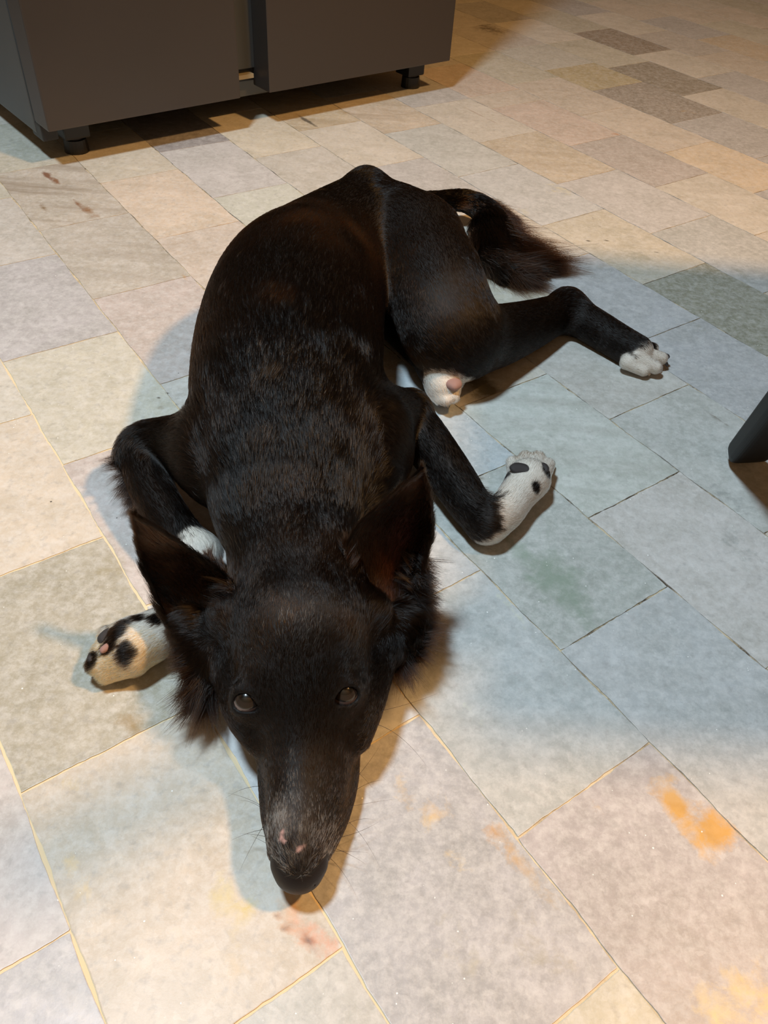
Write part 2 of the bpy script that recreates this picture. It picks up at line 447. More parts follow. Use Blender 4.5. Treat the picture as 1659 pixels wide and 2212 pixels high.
for nm, c, s in [('wall_back', (.1, 4.45, 1.3), (5.2, .1, 2.62)), ('wall_left', (-2.5, 1.95, 1.3), (.1, 4.9, 2.62)), ('wall_right', (2.7, 1.95, 1.3), (.1, 4.9, 2.62)),
                 ('wall_front', (.1, -.55, 1.3), (5.2, .1, 2.62)), ('ceiling', (.1, 1.95, 2.66), (5.3, 5.1, .1))]:
    tag(bm_obj(nm, box_mesh(c, s), WALL), kind='structure')

# ------------------------------------------------------------------ refrigerator
def fridge():
    steel = Nodes('dark_steel')
    tc = steel.n('ShaderNodeTexCoord').outputs['Object']
    nz = steel.n('ShaderNodeTexNoise', Vector=tc, Scale=3.0, Detail=2.0).outputs[0]
    fine = steel.n('ShaderNodeTexNoise', Vector=tc, Scale=900.0, Detail=2.0).outputs[0]
    bp = steel.n('ShaderNodeBump', Strength=.12, Distance=.0003, Height=fine)
    b = steel.n('ShaderNodeBsdfPrincipled', Base__Color=(*srgb(82, 76, 72), 1), Metallic=.75, Roughness=steel.ramp(nz, [(.3, .36), (.7, .46)]), Normal=bp.outputs[0])
    steel = steel.finish(b.outputs[0])
    side = simple_mat('side_steel', srgb(90, 92, 92), .42, .6, .05, 600)
    black = simple_mat('black_plastic', (.012, .012, .012), .45)
    pale = simple_mat('pale_strip', srgb(150, 138, 112), .5)
    ang = math.radians(42.0)
    # origin: left front corner on the floor; local x runs along the doors, local y goes back into the fridge
    org = P(105, 286, .070); org[2] = 0
    root = bpy.data.objects.new('refrigerator', None)
    COL.objects.link(root)
    root.location = org; root.rotation_euler = (0, 0, ang)
    tag(root, 'dark grey steel side-by-side refrigerator on short black feet', 'refrigerator')
    ZB, ZT = .070, 1.78
    R = lambda px, py: ((np.array(P(px, py, ZB)) - org)[:2] @ np.array([math.cos(ang), math.sin(ang)]))
    x1, x2, x3 = R(525, 215), R(580, 200), R(968, 130)
    print('fridge x', x1, x2, x3)
    h = ZT - ZB
    bm_obj('cabinet', box_mesh((x3 / 2, .075 + .31, .045 + (ZT - .045) / 2), (x3 - .004, .62, ZT - .045), .004), side, root)
    d = bm_obj('door', box_mesh((x1 / 2, .03, ZB + h / 2), (x1, .062, h), .003), steel, root)
    d = bm_obj('door', box_mesh(((x2 + x3) / 2, .03, ZB + h / 2), (x3 - x2, .062, h), .003), steel, root)
    bm_obj('gasket', box_mesh((x3 / 2, .068, ZB + h / 2), (x3 - .03, .016, h - .02)), black, root)
    bm_obj('center_panel', box_mesh(((x1 + x2) / 2, .060, ZB + .02 + h / 2), (x2 - x1 + .006, .012, h - .03)), side, root)
    bm_obj('trim_strip', box_mesh(((x1 + x2) / 2 - .004, .056, ZB + .022), (x2 - x1 - .006, .02, .008)), pale, root)
    bm = box_mesh((x3 / 2, .34, .045), (x3 - .16, .20, .05)); bm_obj('plinth', bm, black, root)
    for xx in (.072, x3 - .048):
        bm = box_mesh((xx, .085, .05), (.05, .05, .045), .004)
        import bmesh
        for z0, r0, hh in ((.012, .023, .024), (.03, .016, .03)):
            bmesh.ops.create_cone(bm, cap_ends=True, segments=20, radius1=r0, radius2=r0 * .92, depth=hh, matrix=Matrix.Translation((xx, .08, z0)))
        bm_obj('foot', bm, black, root)
    bm = box_mesh((.018, .075, .052), (.03, .05, .03), .004); bm_obj('hinge', bm, black, root)


fridge()

# ------------------------------------------------------------------ table whose leg foot shows at the right edge
def table():
    import bmesh
    m = simple_mat('black_metal', (.004, .004, .004), .5, 0, .02, 300, .2)
    wood = simple_mat('dark_laminate', srgb(70, 52, 40), .45, var=.1, scale=12)
    foot = P(1612, 985, .012)
    root = bpy.data.objects.new('table', None); COL.objects.link(root)
    root.location = (foot[0], foot[1], 0)
    tag(root, 'table of which only one slanted black leg shows at the right edge', 'table')
    up = P(1700, 880, .15) - foot
    dirv = Vector(up).normalized()
    H = .72
    print('table leg dir', dirv, 'foot', foot)

    def leg(p0, d):
        bm = bmesh.new()
        w, t = .033, .016
        L = (H - .012) / d.z
        x = Vector((RW[0][0], RW[1][0], RW[2][0])); y = d.cross(x).normalized(); x = y.cross(d)
        rings = []
        for s, f in ((-.004, .5), (0, .8), (.008, .95), (.02, 1.0), (L, 1.0)):
            ring = []
            for a in range(32):
                th = 2 * math.pi * a / 32
                cx, sy = math.cos(th), math.sin(th)
                ring.append(bm.verts.new(p0 + d * s + x * (abs(cx) ** .4 * math.copysign(1, cx) * w * .72 * f) + y * (abs(sy) ** .4 * math.copysign(1, sy) * t * .8 * f)))
            rings.append(ring)
        for r0, r1 in zip(rings[:-1], rings[1:]):
            for i in range(32): bm.faces.new((r0[i], r0[(i + 1) % 32], r1[(i + 1) % 32], r1[i]))
        bm.faces.new(rings[0][::-1]); bm.faces.new(rings[-1])
        bm_obj('leg', bm, m, root)
    f = Vector((0, 0, .014))
    W, D = TABLE_X[1] - TABLE_X[0], TABLE_Y[1] - TABLE_Y[0]
    cx, cy = (TABLE_X[0] + TABLE_X[1]) / 2 - foot[0], (TABLE_Y[0] + TABLE_Y[1]) / 2 - foot[1]
    mx = 2 * cx
    leg(f, dirv)
    leg(Vector((mx, 0, .014)), Vector((-dirv.x, dirv.y, dirv.z)))
    leg(Vector((mx, .22, .014)), Vector((-.12, -.08, 1)).normalized())
    leg(Vector((.22, .22, .014)), Vector((.12, -.08, 1)).normalized())
    bm_obj('tabletop', box_mesh((cx, cy, H + .012), (W, D, .024), .004), wood, root)


TABLE_X, TABLE_Y = (.47, 1.4), (.37, 1.0)
table()

# ------------------------------------------------------------------ dog: one smooth body from a distance field
def smin(a, b, k):
    h = np.clip(0.5 + 0.5 * (b - a) / k, 0, 1)
    return b * (1 - h) + a * h - k * h * (1 - h)


REGIONS = []    # coarse limbs that only steer the hair
PRIMS = []      # dicts: kind, a, b, ra, rb, k, flow, hair, lift
HAIR_S, HAIR_XS = .010, .004


def cone(A, B, k=.02, hair=.009, lift=.28, flow=1, sub=False, sq=1.0):
    """tapered capsule between A and B, each (px, py, z, r in px)"""
    a, ra = Q(*A); b, rb = Q(*B)
    PRIMS.append(dict(kind='sub' if sub else 'cone', a=a, b=b, ra=ra, rb=rb, k=k, hair=hair, lift=lift, flow=(b - a) * flow, sq=sq))


def chain(pts, k=.02, hair=.009, lift=.28, flow=1):
    """one smooth limb through all the points: the path and the radius are interpolated"""
    c = [Q(*q) for q in pts]
    w = np.array([[*a, r + k * .13] for a, r in c])
    wp = np.concatenate([w[:1] * 2 - w[1:2], w, w[-1:] * 2 - w[-2:-1]])
    out = []
    for i in range(len(w) - 1):
        p0, p1, p2, p3 = wp[i:i + 4]
        for f in np.linspace(0, 1, 12)[:-1]:
            out.append(.5 * ((2 * p1) + (-p0 + p2) * f + (2 * p0 - 5 * p1 + 4 * p2 - p3) * f ** 2 + (-p0 + 3 * p1 - 3 * p2 + p3) * f ** 3))
    out.append(w[-1])
    PRIMS.append(dict(kind='limb', path=np.array(out), k=k))
    for i, ((a, ra), (b, rb)) in enumerate(zip(c[:-1], c[1:])):
        hl = hair[i] if isinstance(hair, list) else hair
        ll = lift[i] if isinstance(lift, list) else lift
        REGIONS.append(dict(kind='cone', a=a, b=b, ra=ra, rb=rb, k=k, hair=hl, lift=ll, flow=(b - a) * flow, sq=1.0))


def ball(A, k=.01, hair=.009, lift=.28, flow=None, sub=False, scale=(1, 1, 1), rot=0.0):
    a, r = Q(*A)
    PRIMS.append(dict(kind='sube' if sub else 'ell', a=a, r=r * np.array(scale), rot=rot, k=k, hair=hair, lift=lift,
                      flow=np.array([0, 1, 0.]) if flow is None else np.array(flow, float)))


def prim_d(p, X):
    if p['kind'] == 'limb':
        best = None
        for A, B in zip(p['path'][:-1], p['path'][1:]):
            ab = B[:3] - A[:3]
            t = np.clip(((X - A[:3]) @ ab) / (ab @ ab + 1e-12), 0, 1)
            d = np.sqrt((((X - A[:3]) - t[..., None] * ab) ** 2).sum(-1)) - (A[3] + t * (B[3] - A[3]))
            best = d if best is None else smin(best, d, .003) if len(p['path']) < 2 else np.minimum(best, d)
        return best
    if p['kind'] in ('cone', 'sub'):
        ab = p['b'] - p['a']
        t = np.clip(((X - p['a']) @ ab) / (ab @ ab), 0, 1)
        d = X - p['a'] - t[..., None] * ab
        if p['sq'] != 1.0: d = d * np.array([1, 1, p['sq']])
        return np.sqrt((d ** 2).sum(-1)) - (p['ra'] + t * (p['rb'] - p['ra']))
    d = X - p['a']
    if p['rot']:
        c, s = math.cos(-p['rot']), math.sin(-p['rot'])
        d = np.stack([d[..., 0] * c - d[..., 1] * s, d[..., 0] * s + d[..., 1] * c, d[..., 2]], -1)
    k0 = np.sqrt(((d / p['r']) ** 2).sum(-1))
    k1 = np.sqrt(((d / p['r'] ** 2) ** 2).sum(-1)) + 1e-9
    return k0 * (k0 - 1) / k1


def near_mask(p, X, pad):
    b0, b1 = bounds(p, pad)
    return np.flatnonzero(((X > b0) & (X < b1)).all(1))


def field_points(X, prims):
    d = np.full(len(X), .05)
    for p in prims:
        pad = p['k'] + .012
        m = near_mask(p, X, pad)
        if not len(m): continue
        Y = X[m]
        if p['kind'] == 'limb':
            q = np.full(len(m), .05)
            for A, B in zip(p['path'][:-1], p['path'][1:]):
                sg = dict(kind='limb', path=np.array([A, B]), k=p['k'])
                n_ = near_mask(sg, Y, pad)
                if len(n_): q[n_] = np.minimum(q[n_], prim_d(sg, Y[n_]))
        else: q = prim_d(p, Y)
        if p['kind'].startswith('sub'): d[m] = -smin(-d[m], q, p['k'])
        else: d[m] = smin(d[m], q, p['k'])
    return -smin(-d, X[:, 2] - .0008, .004)


def bounds(p, pad):
    if p['kind'] == 'limb':
        w = p['path']
        return (w[:, :3] - w[:, 3:] - pad).min(0), (w[:, :3] + w[:, 3:] + pad).max(0)
    if p['kind'] in ('cone', 'sub'):
        r = max(p['ra'], p['rb']) + pad
        return np.minimum(p['a'], p['b']) - r, np.maximum(p['a'], p['b']) + r
    r = max(p['r']) + pad
    return p['a'] - r, p['a'] + r


def surface_nets(prims, h):
    lo = np.min([bounds(p, .012)[0] for p in prims if not p['kind'].startswith('sub')], 0)
    hi = np.max([bounds(p, .012)[1] for p in prims if not p['kind'].startswith('sub')], 0)
    lo[2] = -.006
    n = np.ceil((hi - lo) / h).astype(int) + 1
    D = np.full(n, .05, np.float32)
    ax = [lo[i] + h * np.arange(n[i]) for i in range(3)]
    for p in prims:
        b0, b1 = bounds(p, p['k'] + .012)
        i0 = np.maximum(0, np.floor((b0 - lo) / h).astype(int)); i1 = np.minimum(n, np.ceil((b1 - lo) / h).astype(int) + 1)
        if (i1 <= i0).any(): continue
        sl = tuple(slice(i0[i], i1[i]) for i in range(3))
        X = np.stack(np.meshgrid(*[ax[i][i0[i]:i1[i]] for i in range(3)], indexing='ij'), -1)
        if p['kind'] == 'limb':
            q = np.full(X.shape[:3], .05)
            for A, B in zip(p['path'][:-1], p['path'][1:]):
                sg = dict(kind='limb', path=np.array([A, B]), k=p['k'])
                s0, s1 = bounds(sg, p['k'] + .012)
                j0 = np.clip(np.floor((s0 - lo) / h).astype(int) - i0, 0, None); j1 = np.minimum(np.ceil((s1 - lo) / h).astype(int) + 1 - i0, i1 - i0)
                if (j1 <= j0).any(): continue
                s3 = tuple(slice(j0[i], j1[i]) for i in range(3))
                q[s3] = np.minimum(q[s3], prim_d(sg, X[s3]))
        else: q = prim_d(p, X)
        if p['kind'].startswith('sub'): D[sl] = -smin(-D[sl], q, p['k'])
        else: D[sl] = smin(D[sl], q, p['k'])
    D = -smin(-D, (ax[2] - .0008)[None, None, :], .004)
    S = D < 0
    c = [S[i:n[0] - 1 + i, j:n[1] - 1 + j, k:n[2] - 1 + k] for i in (0, 1) for j in (0, 1) for k in (0, 1)]
    tot = sum(x.astype(np.int8) for x in c)
    act = np.argwhere((tot > 0) & (tot < 8))
    vid = -np.ones(n - 1, np.int64)
    vid[tuple(act.T)] = np.arange(len(act))
    acc = np.zeros((len(act), 3)); cnt = np.zeros(len(act))
    corners = [(i, j, k) for i in (0, 1) for j in (0, 1) for k in (0, 1)]
    for A in corners:
        for ax_ in range(3):
            if A[ax_]: continue
            B = list(A); B[ax_] = 1
            va = D[tuple((act + A).T)]; vb = D[tuple((act + B).T)]
            m = (va < 0) != (vb < 0)
            t = np.where(m, va / np.where(m, va - vb, 1), 0)
            pt = np.array(A, float)[None] + 0.0 * act
            pt[:, ax_] += t
            acc[m] += pt[m]; cnt[m] += 1
    V = lo + h * (act + acc / cnt[:, None])
    F = []
    for ax_ in range(3):
        o = [x for x in range(3) if x != ax_]
        e = [0, 0, 0]; e[ax_] = 1
        sa = S[:n[0] - e[0], :n[1] - e[1], :n[2] - e[2]]; sb = S[e[0]:, e[1]:, e[2]:]
        idx = np.argwhere(sa != sb)
        idx = idx[(idx[:, o[0]] > 0) & (idx[:, o[1]] > 0) & (idx[:, o[0]] < n[o[0]] - 1) & (idx[:, o[1]] < n[o[1]] - 1)]
        q = []
        for d0, d1 in ((0, 0), (1, 0), (1, 1), (0, 1)):
            j = idx.copy(); j[:, o[0]] -= d0; j[:, o[1]] -= d1
            q.append(vid[tuple(j.T)])
        q = np.stack(q, 1)
        flip = sa[tuple(idx.T)] ^ (ax_ == 1)
        q[flip] = q[flip][:, ::-1]
        F.append(q)
    F = np.concatenate(F)
    F = F[(F >= 0).all(1)][:, ::-1]
    # settle on the exact surface
    for _ in range(2):
        g, d = grad(V, prims)
        V = V - g * np.clip(d, -h, h)[:, None] * .9
    return V, F


def grad(V, prims, e=.0012):
    d0 = field_points(V, prims)
    g = np.stack([field_points(V + np.eye(3)[i] * e, prims) - d0 for i in range(3)], -1) / e
    g /= np.linalg.norm(g, axis=1, keepdims=True) + 1e-9
    return g, d0


# ---- torso, from the neck to the rump
chain([(650, 1290, .076, 100), (640, 1200, .080, 116), (625, 1100, .086, 142), (616, 1000, .091, 166), (615, 920, .094, 184), (620, 840, .097, 194), (628, 740, .098, 190), (648, 650, .100, 174),
       (684, 590, .104, 142), (722, 528, .113, 106), (764, 456, .131, 62), (791, 410, .146, 32)], k=.035,
      hair=[.018, .022, .026, .026, .018, .013, .012, .011, .009, .007, .006], lift=[.4, .45, .45, .42, .32, .26, .24, .2, .18, .16, .15])
ball((775, 1075, .058, 66), k=.03, hair=.014, flow=(.2, .6, -.2))
ball((815, 1000, .050, 66), k=.03, hair=.012, flow=(.4, -.3, -.3))
# shoulders
ball((478, 985, .075, 82), k=.04, hair=.016, flow=(-.2, -.6, -.3))
ball((770, 945, .085, 92), k=.04, hair=.012, flow=(.4, -.3, -.3))
# rump and upper hind leg (the dog's left)
chain([(792, 408, .147, 28), (850, 452, .140, 48), (905, 520, .125, 82)], k=.03, hair=.006, lift=.15)
chain([(765, 525, .115, 74), (850, 505, .12, 76)], k=.03, hair=.006, lift=.15)
chain([(905, 520, .125, 82), (936, 600, .112, 100), (962, 690, .088, 100), (985, 728, .070, 82)], k=.022, hair=.007, lift=.15)
chain([(985, 728, .070, 84), (1060, 728, .050, 64), (1130, 708, .038, 50), (1190, 684, .030, 38), (1224, 670, .028, 34)], k=.025, hair=.008, lift=.2)
ball((1222, 654, .032, 22), k=.02, hair=.006, flow=(.3, -.1, 0))
chain([(1224, 670, .028, 34), (1280, 704, .025, 34), (1335, 738, .022, 33), (1372, 760, .021, 33)], k=.02, hair=.006, lift=.2)
# hind foot with four toes
HT = [((1368, 750, .021, 18), (1408, 754, .016, 14)), ((1372, 762, .023, 18), (1428, 774, .017, 14)), ((1370, 774, .022, 18), (1416, 794, .015, 14)), ((1356, 782, .017, 17), (1390, 801, .012, 12))]
ball((1378, 768, .018, 24), k=.006, flow=(1, -.4, 0))
for A, B in HT: cone(A, B, k=.003, hair=.004, lift=.15)
# other hind foot, pads turned up beside the belly
chain([(850, 690, .030, 40), (900, 740, .028, 38), (940, 785, .028, 34)], k=.015, hair=.006)
chain([(940, 790, .028, 36), (958, 835, .027, 36)], k=.010, hair=.005)
for A, B in [((938, 830, .024, 18), (950, 862, .020, 13)), ((955, 835, .026, 18), (964, 866, .022, 12)), ((968, 830, .028, 18), (980, 858, .024, 13)), ((976, 810, .026, 18), (988, 828, .024, 13))]:
    cone(A, B, k=.005, hair=.006, lift=.3)
# front leg on the dog's left
chain([(770, 950, .085, 75), (835, 905, .070, 58), (882, 890, .052, 42)], k=.03, hair=.010, lift=.2)
chain([(884, 888, .052, 40), (925, 958, .042, 48), (975, 1030, .034, 46), (1020, 1096, .028, 42), (1052, 1128, .026, 40)], k=.008, hair=.009, lift=.25)
chain([(1052, 1130, .026, 40), (1088, 1108, .025, 38), (1118, 1068, .026, 38), (1142, 1036, .028, 44)], k=.010, hair=.006, lift=.2)
for A, B in [((1120, 1030, .026, 22), (1108, 1000, .022, 15)), ((1135, 1020, .030, 22), (1135, 990, .024, 16)), ((1152, 1020, .030, 22), (1162, 990, .024, 16)), ((1166, 1030, .026, 22), (1184, 1004, .022, 15))]:
    cone(A, B, k=.005, hair=.006, lift=.3)
# front leg on the dog's right, folded under the ear
chain([(470, 985, .080, 85), (380, 955, .068, 52), (310, 960, .055, 38)], k=.02, hair=.012, lift=.25)
cone((330, 960, .055, 38), (276, 985, .050, 22), k=.015, hair=.022, lift=.45)
chain([(300, 975, .052, 42), (330, 1060, .044, 44), (372, 1130, .040, 42), (428, 1196, .034, 40)], k=.008, hair=.010, lift=.25)
chain([(428, 1198, .034, 42), (420, 1270, .026, 38), (380, 1335, .024, 42), (340, 1368, .026, 50), (290, 1392, .028, 56)], k=.012, hair=.006, lift=.2)
for A, B in [((290, 1372, .030, 34), (240, 1376, .026, 26)), ((280, 1395, .034, 34), (222, 1406, .026, 22)), ((275, 1415, .028, 36), (212, 1436, .020, 24)), ((285, 1428, .022, 32), (232, 1456, .015, 20))]:
    cone(A, B, k=.006, hair=.007, lift=.3)
# tail core
TAIL = [(842, 462, .118, 34), (866, 450, .098, 27), (892, 442, .078, 21), (940, 436, .055, 17), (1000, 434, .042, 18), (1050, 458, .034, 22), (1085, 505, .026, 22), (1120, 550, .020, 18), (1165, 580, .016, 8)]
chain(TAIL, k=.012, hair=.020, lift=.5)
chain([(1048, 490, .030, 22), (1058, 545, .020, 32), (1085, 580, .016, 22)], k=.03, hair=.03, lift=.4)
# head
HK = dict(hair=.0035, lift=.14, flow=-1)
chain([(650, 1300, .068, 128), (650, 1400, .060, 140), (655, 1480, .054, 138)], k=.03, **dict(HK, hair=.008, lift=.25))
chain([(655, 1480, .054, 134), (658, 1550, .045, 116), (664, 1620, .038, 98), (664, 1700, .033, 86), (656, 1780, .032, 72), (650, 1822, .032, 61), (646, 1852, .031, 45)], k=.014, **HK)
chain([(640, 1215, .086, 96), (650, 1330, .090, 96)], k=.03, **dict(HK, hair=.010, lift=.3))
chain([(650, 1330, .090, 96), (650, 1410, .086, 84), (646, 1490, .074, 58), (642, 1560, .063, 44), (640, 1640, .056, 38), (640, 1720, .051, 36), (642, 1790, .048, 40), (645, 1856, .0425, 33)], k=.016, **HK)
# brow ridges, cheek bones, lips
ball((572, 1462, .092, 34), k=.016, hair=.004, flow=(0, 1, .2)); ball((708, 1448, .093, 35), k=.016, hair=.004, flow=(0, 1, .2))
ball((600, 1370, .100, 56), k=.03, hair=.006, flow=(0, 1, .2)); ball((705, 1362, .100, 56), k=.03, hair=.006, flow=(0, 1, .2))
chain([(556, 1590, .050, 26), (522, 1545, .058, 28), (505, 1480, .060, 34), (498, 1420, .060, 40)], k=.014, **dict(HK, hair=.006))
chain([(772, 1590, .048, 26), (792, 1535, .056, 28), (806, 1470, .058, 34), (815, 1410, .058, 42)], k=.014, **dict(HK, hair=.006))
chain([(754, 1600, .028, 22), (748, 1680, .024, 25), (730, 1750, .022, 27), (706, 1800, .023, 29), (688, 1838, .024, 24)], k=.006, **HK)
chain([(578, 1620, .030, 22), (584, 1690, .026, 24), (592, 1760, .024, 26), (604, 1800, .024, 28), (606, 1838, .024, 24)], k=.006, **HK)
ball((418, 1352, .066, 40), k=.02, hair=.016, lift=.4, flow=(-.5, -.2, 0)); ball((500, 1330, .085, 40), k=.02, hair=.012, lift=.3, flow=(-.4, .4, .2))
ball((800, 1320, .085, 40), k=.02, hair=.012, lift=.3, flow=(.4, .4, .2)); ball((880, 1330, .060, 34), k=.02, hair=.016, lift=.4, flow=(.5, -.2, 0))
# long hair tufts below the ears
ball((452, 1420, .052, 36), k=.025, hair=.024, lift=.6, flow=(-.6, -.25, -.1)); ball((856, 1380, .052, 36), k=.025, hair=.026, lift=.6, flow=(.6, -.2, -.1))
# eye sockets, eyelids
EYES = [((534, 1513, .080, 31), -1), ((744, 1497, .081, 31), 1)]
for (ex, ey, ez, er), sgn in EYES:
    c0, r0 = Q(ex, ey, ez, er)
    tocam = EYE - c0; tocam /= np.linalg.norm(tocam)
    ax = tocam * .97 + np.array([sgn * .20, -.10, 0]); ax /= np.linalg.norm(ax)
    xr = np.array(RW[:, 0]); xr = xr - (xr @ ax) * ax; xr /= np.linalg.norm(xr); yu = np.cross(ax, xr)
    up_ = yu * (1 if yu @ np.array([0, .6, .8]) > 0 else -1)
    e_ = dict(hair=.002, lift=.1, flow=np.array([sgn * .3, 1., .1]), sq=1.0)
    PRIMS.append(dict(kind='cone', a=c0, b=c0 + up_ * r0 * .1, ra=r0 * 1.17, rb=r0 * 1.19, k=.012, **e_))
    # upper lid fold
    PRIMS.append(dict(kind='cone', a=c0 + ax * r0 * .62 + up_ * r0 * .85 - xr * r0 * .55, b=c0 + ax * r0 * .62 + up_ * r0 * .85 + xr * r0 * .55, ra=r0 * .26, rb=r0 * .26, k=.005, **e_))
    # the opening between the lids, longer towards the nose
    for dx, dy, rad in ((0, -.10, .60), (.28 * sgn, -.06, .50), (-.36 * sgn, -.24, .42), (-.64 * sgn, -.40, .24)):
        o_ = c0 + xr * r0 * dx + up_ * r0 * dy
        PRIMS.append(dict(kind='sub', a=o_ + ax * r0 * .55, b=o_ + ax * r0 * 1.8, ra=r0 * rad, rb=r0 * rad * 1.1, k=.0022, **e_))
# bed for the nose
BODY_H = .0026 if not globals().get('QUICK') else .005
V, F = surface_nets(PRIMS, BODY_H)
print('body verts', len(V), 'faces', len(F))

# ---- coat colour
BLACK = np.array((.0030, .0019, .0014)); WHITE = np.array(srgb(244, 236, 224)); PINK = np.array(srgb(196, 132, 118))


def zones(lst):
    out = []
    for px, py, z, r in lst:
        c, rr = Q(px, py, z, r); out.append((c, rr))
    return out


WHITE_Z = zones([(1110, 1120, .03, 52), (1138, 1070, .032, 72), (1150, 1010, .032, 90), (1078, 1178, .012, 42), (1040, 1186, .006, 26),
                 (440, 1195, .04, 62), (415, 1275, .026, 60), (375, 1335, .024, 62), (300, 1390, .03, 84), (235, 1420, .025, 84), (420, 1195, .05, 40),
                 (1392, 785, .016, 40), (1420, 775, .016, 44), (1352, 790, .014, 26),
                 (955, 840, .027, 52), (962, 800, .030, 44), (975, 850, .02, 50)])
DARK_Z = zones([(299, 1330, .05, 16), (338, 1341, .045, 18), (250, 1362, .05, 26), (232, 1380, .05, 22), (268, 1400, .05, 22), (282, 1392, .055, 16), (194, 1424, .03, 18), (268, 1345, .05, 16),
                (1161, 1046, .045, 12), (1092, 1022, .04, 11), (1182, 1018, .045, 13), (1372, 735, .03, 26), (922, 790, .03, 18), (1408, 738, .03, 16)])
BROWN_Z = zones([(270, 1450, .02, 112)])
SHEEN_Z = [(c_, r_, a_) for (c_, r_), a_ in zip(zones([(690, 470, .20, 110), (790, 500, .18, 60), (930, 560, .18, 70), (590, 640, .20, 36), (610, 1340, .12, 40), (765, 1370, .11, 36), (760, 1460, .09, 22), (640, 1080, .17, 80)]), (1.9, 2.0, 1.2, 1.0, .8, .9, .8, 1.1))]  # brown zones: warm sheen painted into the dark coat
TAN_Z = zones([(1128, 984, .03, 30), (1160, 980, .03, 26), (964, 872, .02, 16)])


def waves(p, s, seed):
    r = np.random.default_rng(seed)
    out = np.zeros(len(p))
    for i in range(7):
        k = r.normal(size=3); k /= np.linalg.norm(k)
        out += np.sin(p @ k * s * r.uniform(.6, 1.7) + r.uniform(0, 6.28))
    return out / 3.0


def coat(p, jitter):
    """white amount 0..1 at the points"""
    w = np.full(len(p), -1.0)
    for c, r in WHITE_Z: w = np.maximum(w, 1 - np.linalg.norm(p - c, axis=1) / r)
    w = w * 6 + jitter
    white = 1 / (1 + np.exp(-w * 4))
    d = np.full(len(p), -1.0)
    for c, r in DARK_Z: d = np.maximum(d, 1 - np.linalg.norm((p - c) * np.array([1, 1, .35]), axis=1) / r)
    white *= 1 - 1 / (1 + np.exp(-(d * 4 + jitter * .6) * 4))
    return white


# ---- the dog's parts
dog = bpy.data.objects.new('dog', None); COL.objects.link(dog)
dog.location = (P(617, 840, .1)[0], P(617, 840, .1)[1], 0)
tag(dog, 'black long-nosed dog with white paws lying on the marble floor, looking up', 'dog')
INV = np.array(dog.location)


def child(o, parent=None):
    """vertices were given in world space: make them relative to the dog"""
    if o.type == 'MESH':
        co = np.zeros(len(o.data.vertices) * 3, np.float32); o.data.vertices.foreach_get('co', co)
        co = co.reshape(-1, 3) - INV.astype(np.float32)
        o.data.vertices.foreach_set('co', co.ravel()); o.data.update()
    o.parent = parent or dog
    return o


def skin_material():
    N = Nodes('dog_skin')
    tc = N.n('ShaderNodeTexCoord').outputs['Object']
    c = N.n('ShaderNodeVertexColor', _layer_name='Col').outputs[0]
    nz = N.n('ShaderNodeTexNoise', Vector=tc, Scale=450.0, Detail=3.0).outputs[0]
    c2 = N.mix(nz, N.mix(1.0, c, (.7, .68, .66), 'MULTIPLY'), c)
    bp = N.n('ShaderNodeBump', Strength=.3, Distance=.0006, Height=nz)
    b = N.n('ShaderNodeBsdfPrincipled', Base__Color=c2, Roughness=.62, Normal=bp.outputs[0])
    b.inputs['Specular IOR Level'].default_value = .25
    return N.finish(b.outputs[0])


SKIN = skin_material()

# ears: cupped leaves joined into the body mesh
EARS = []


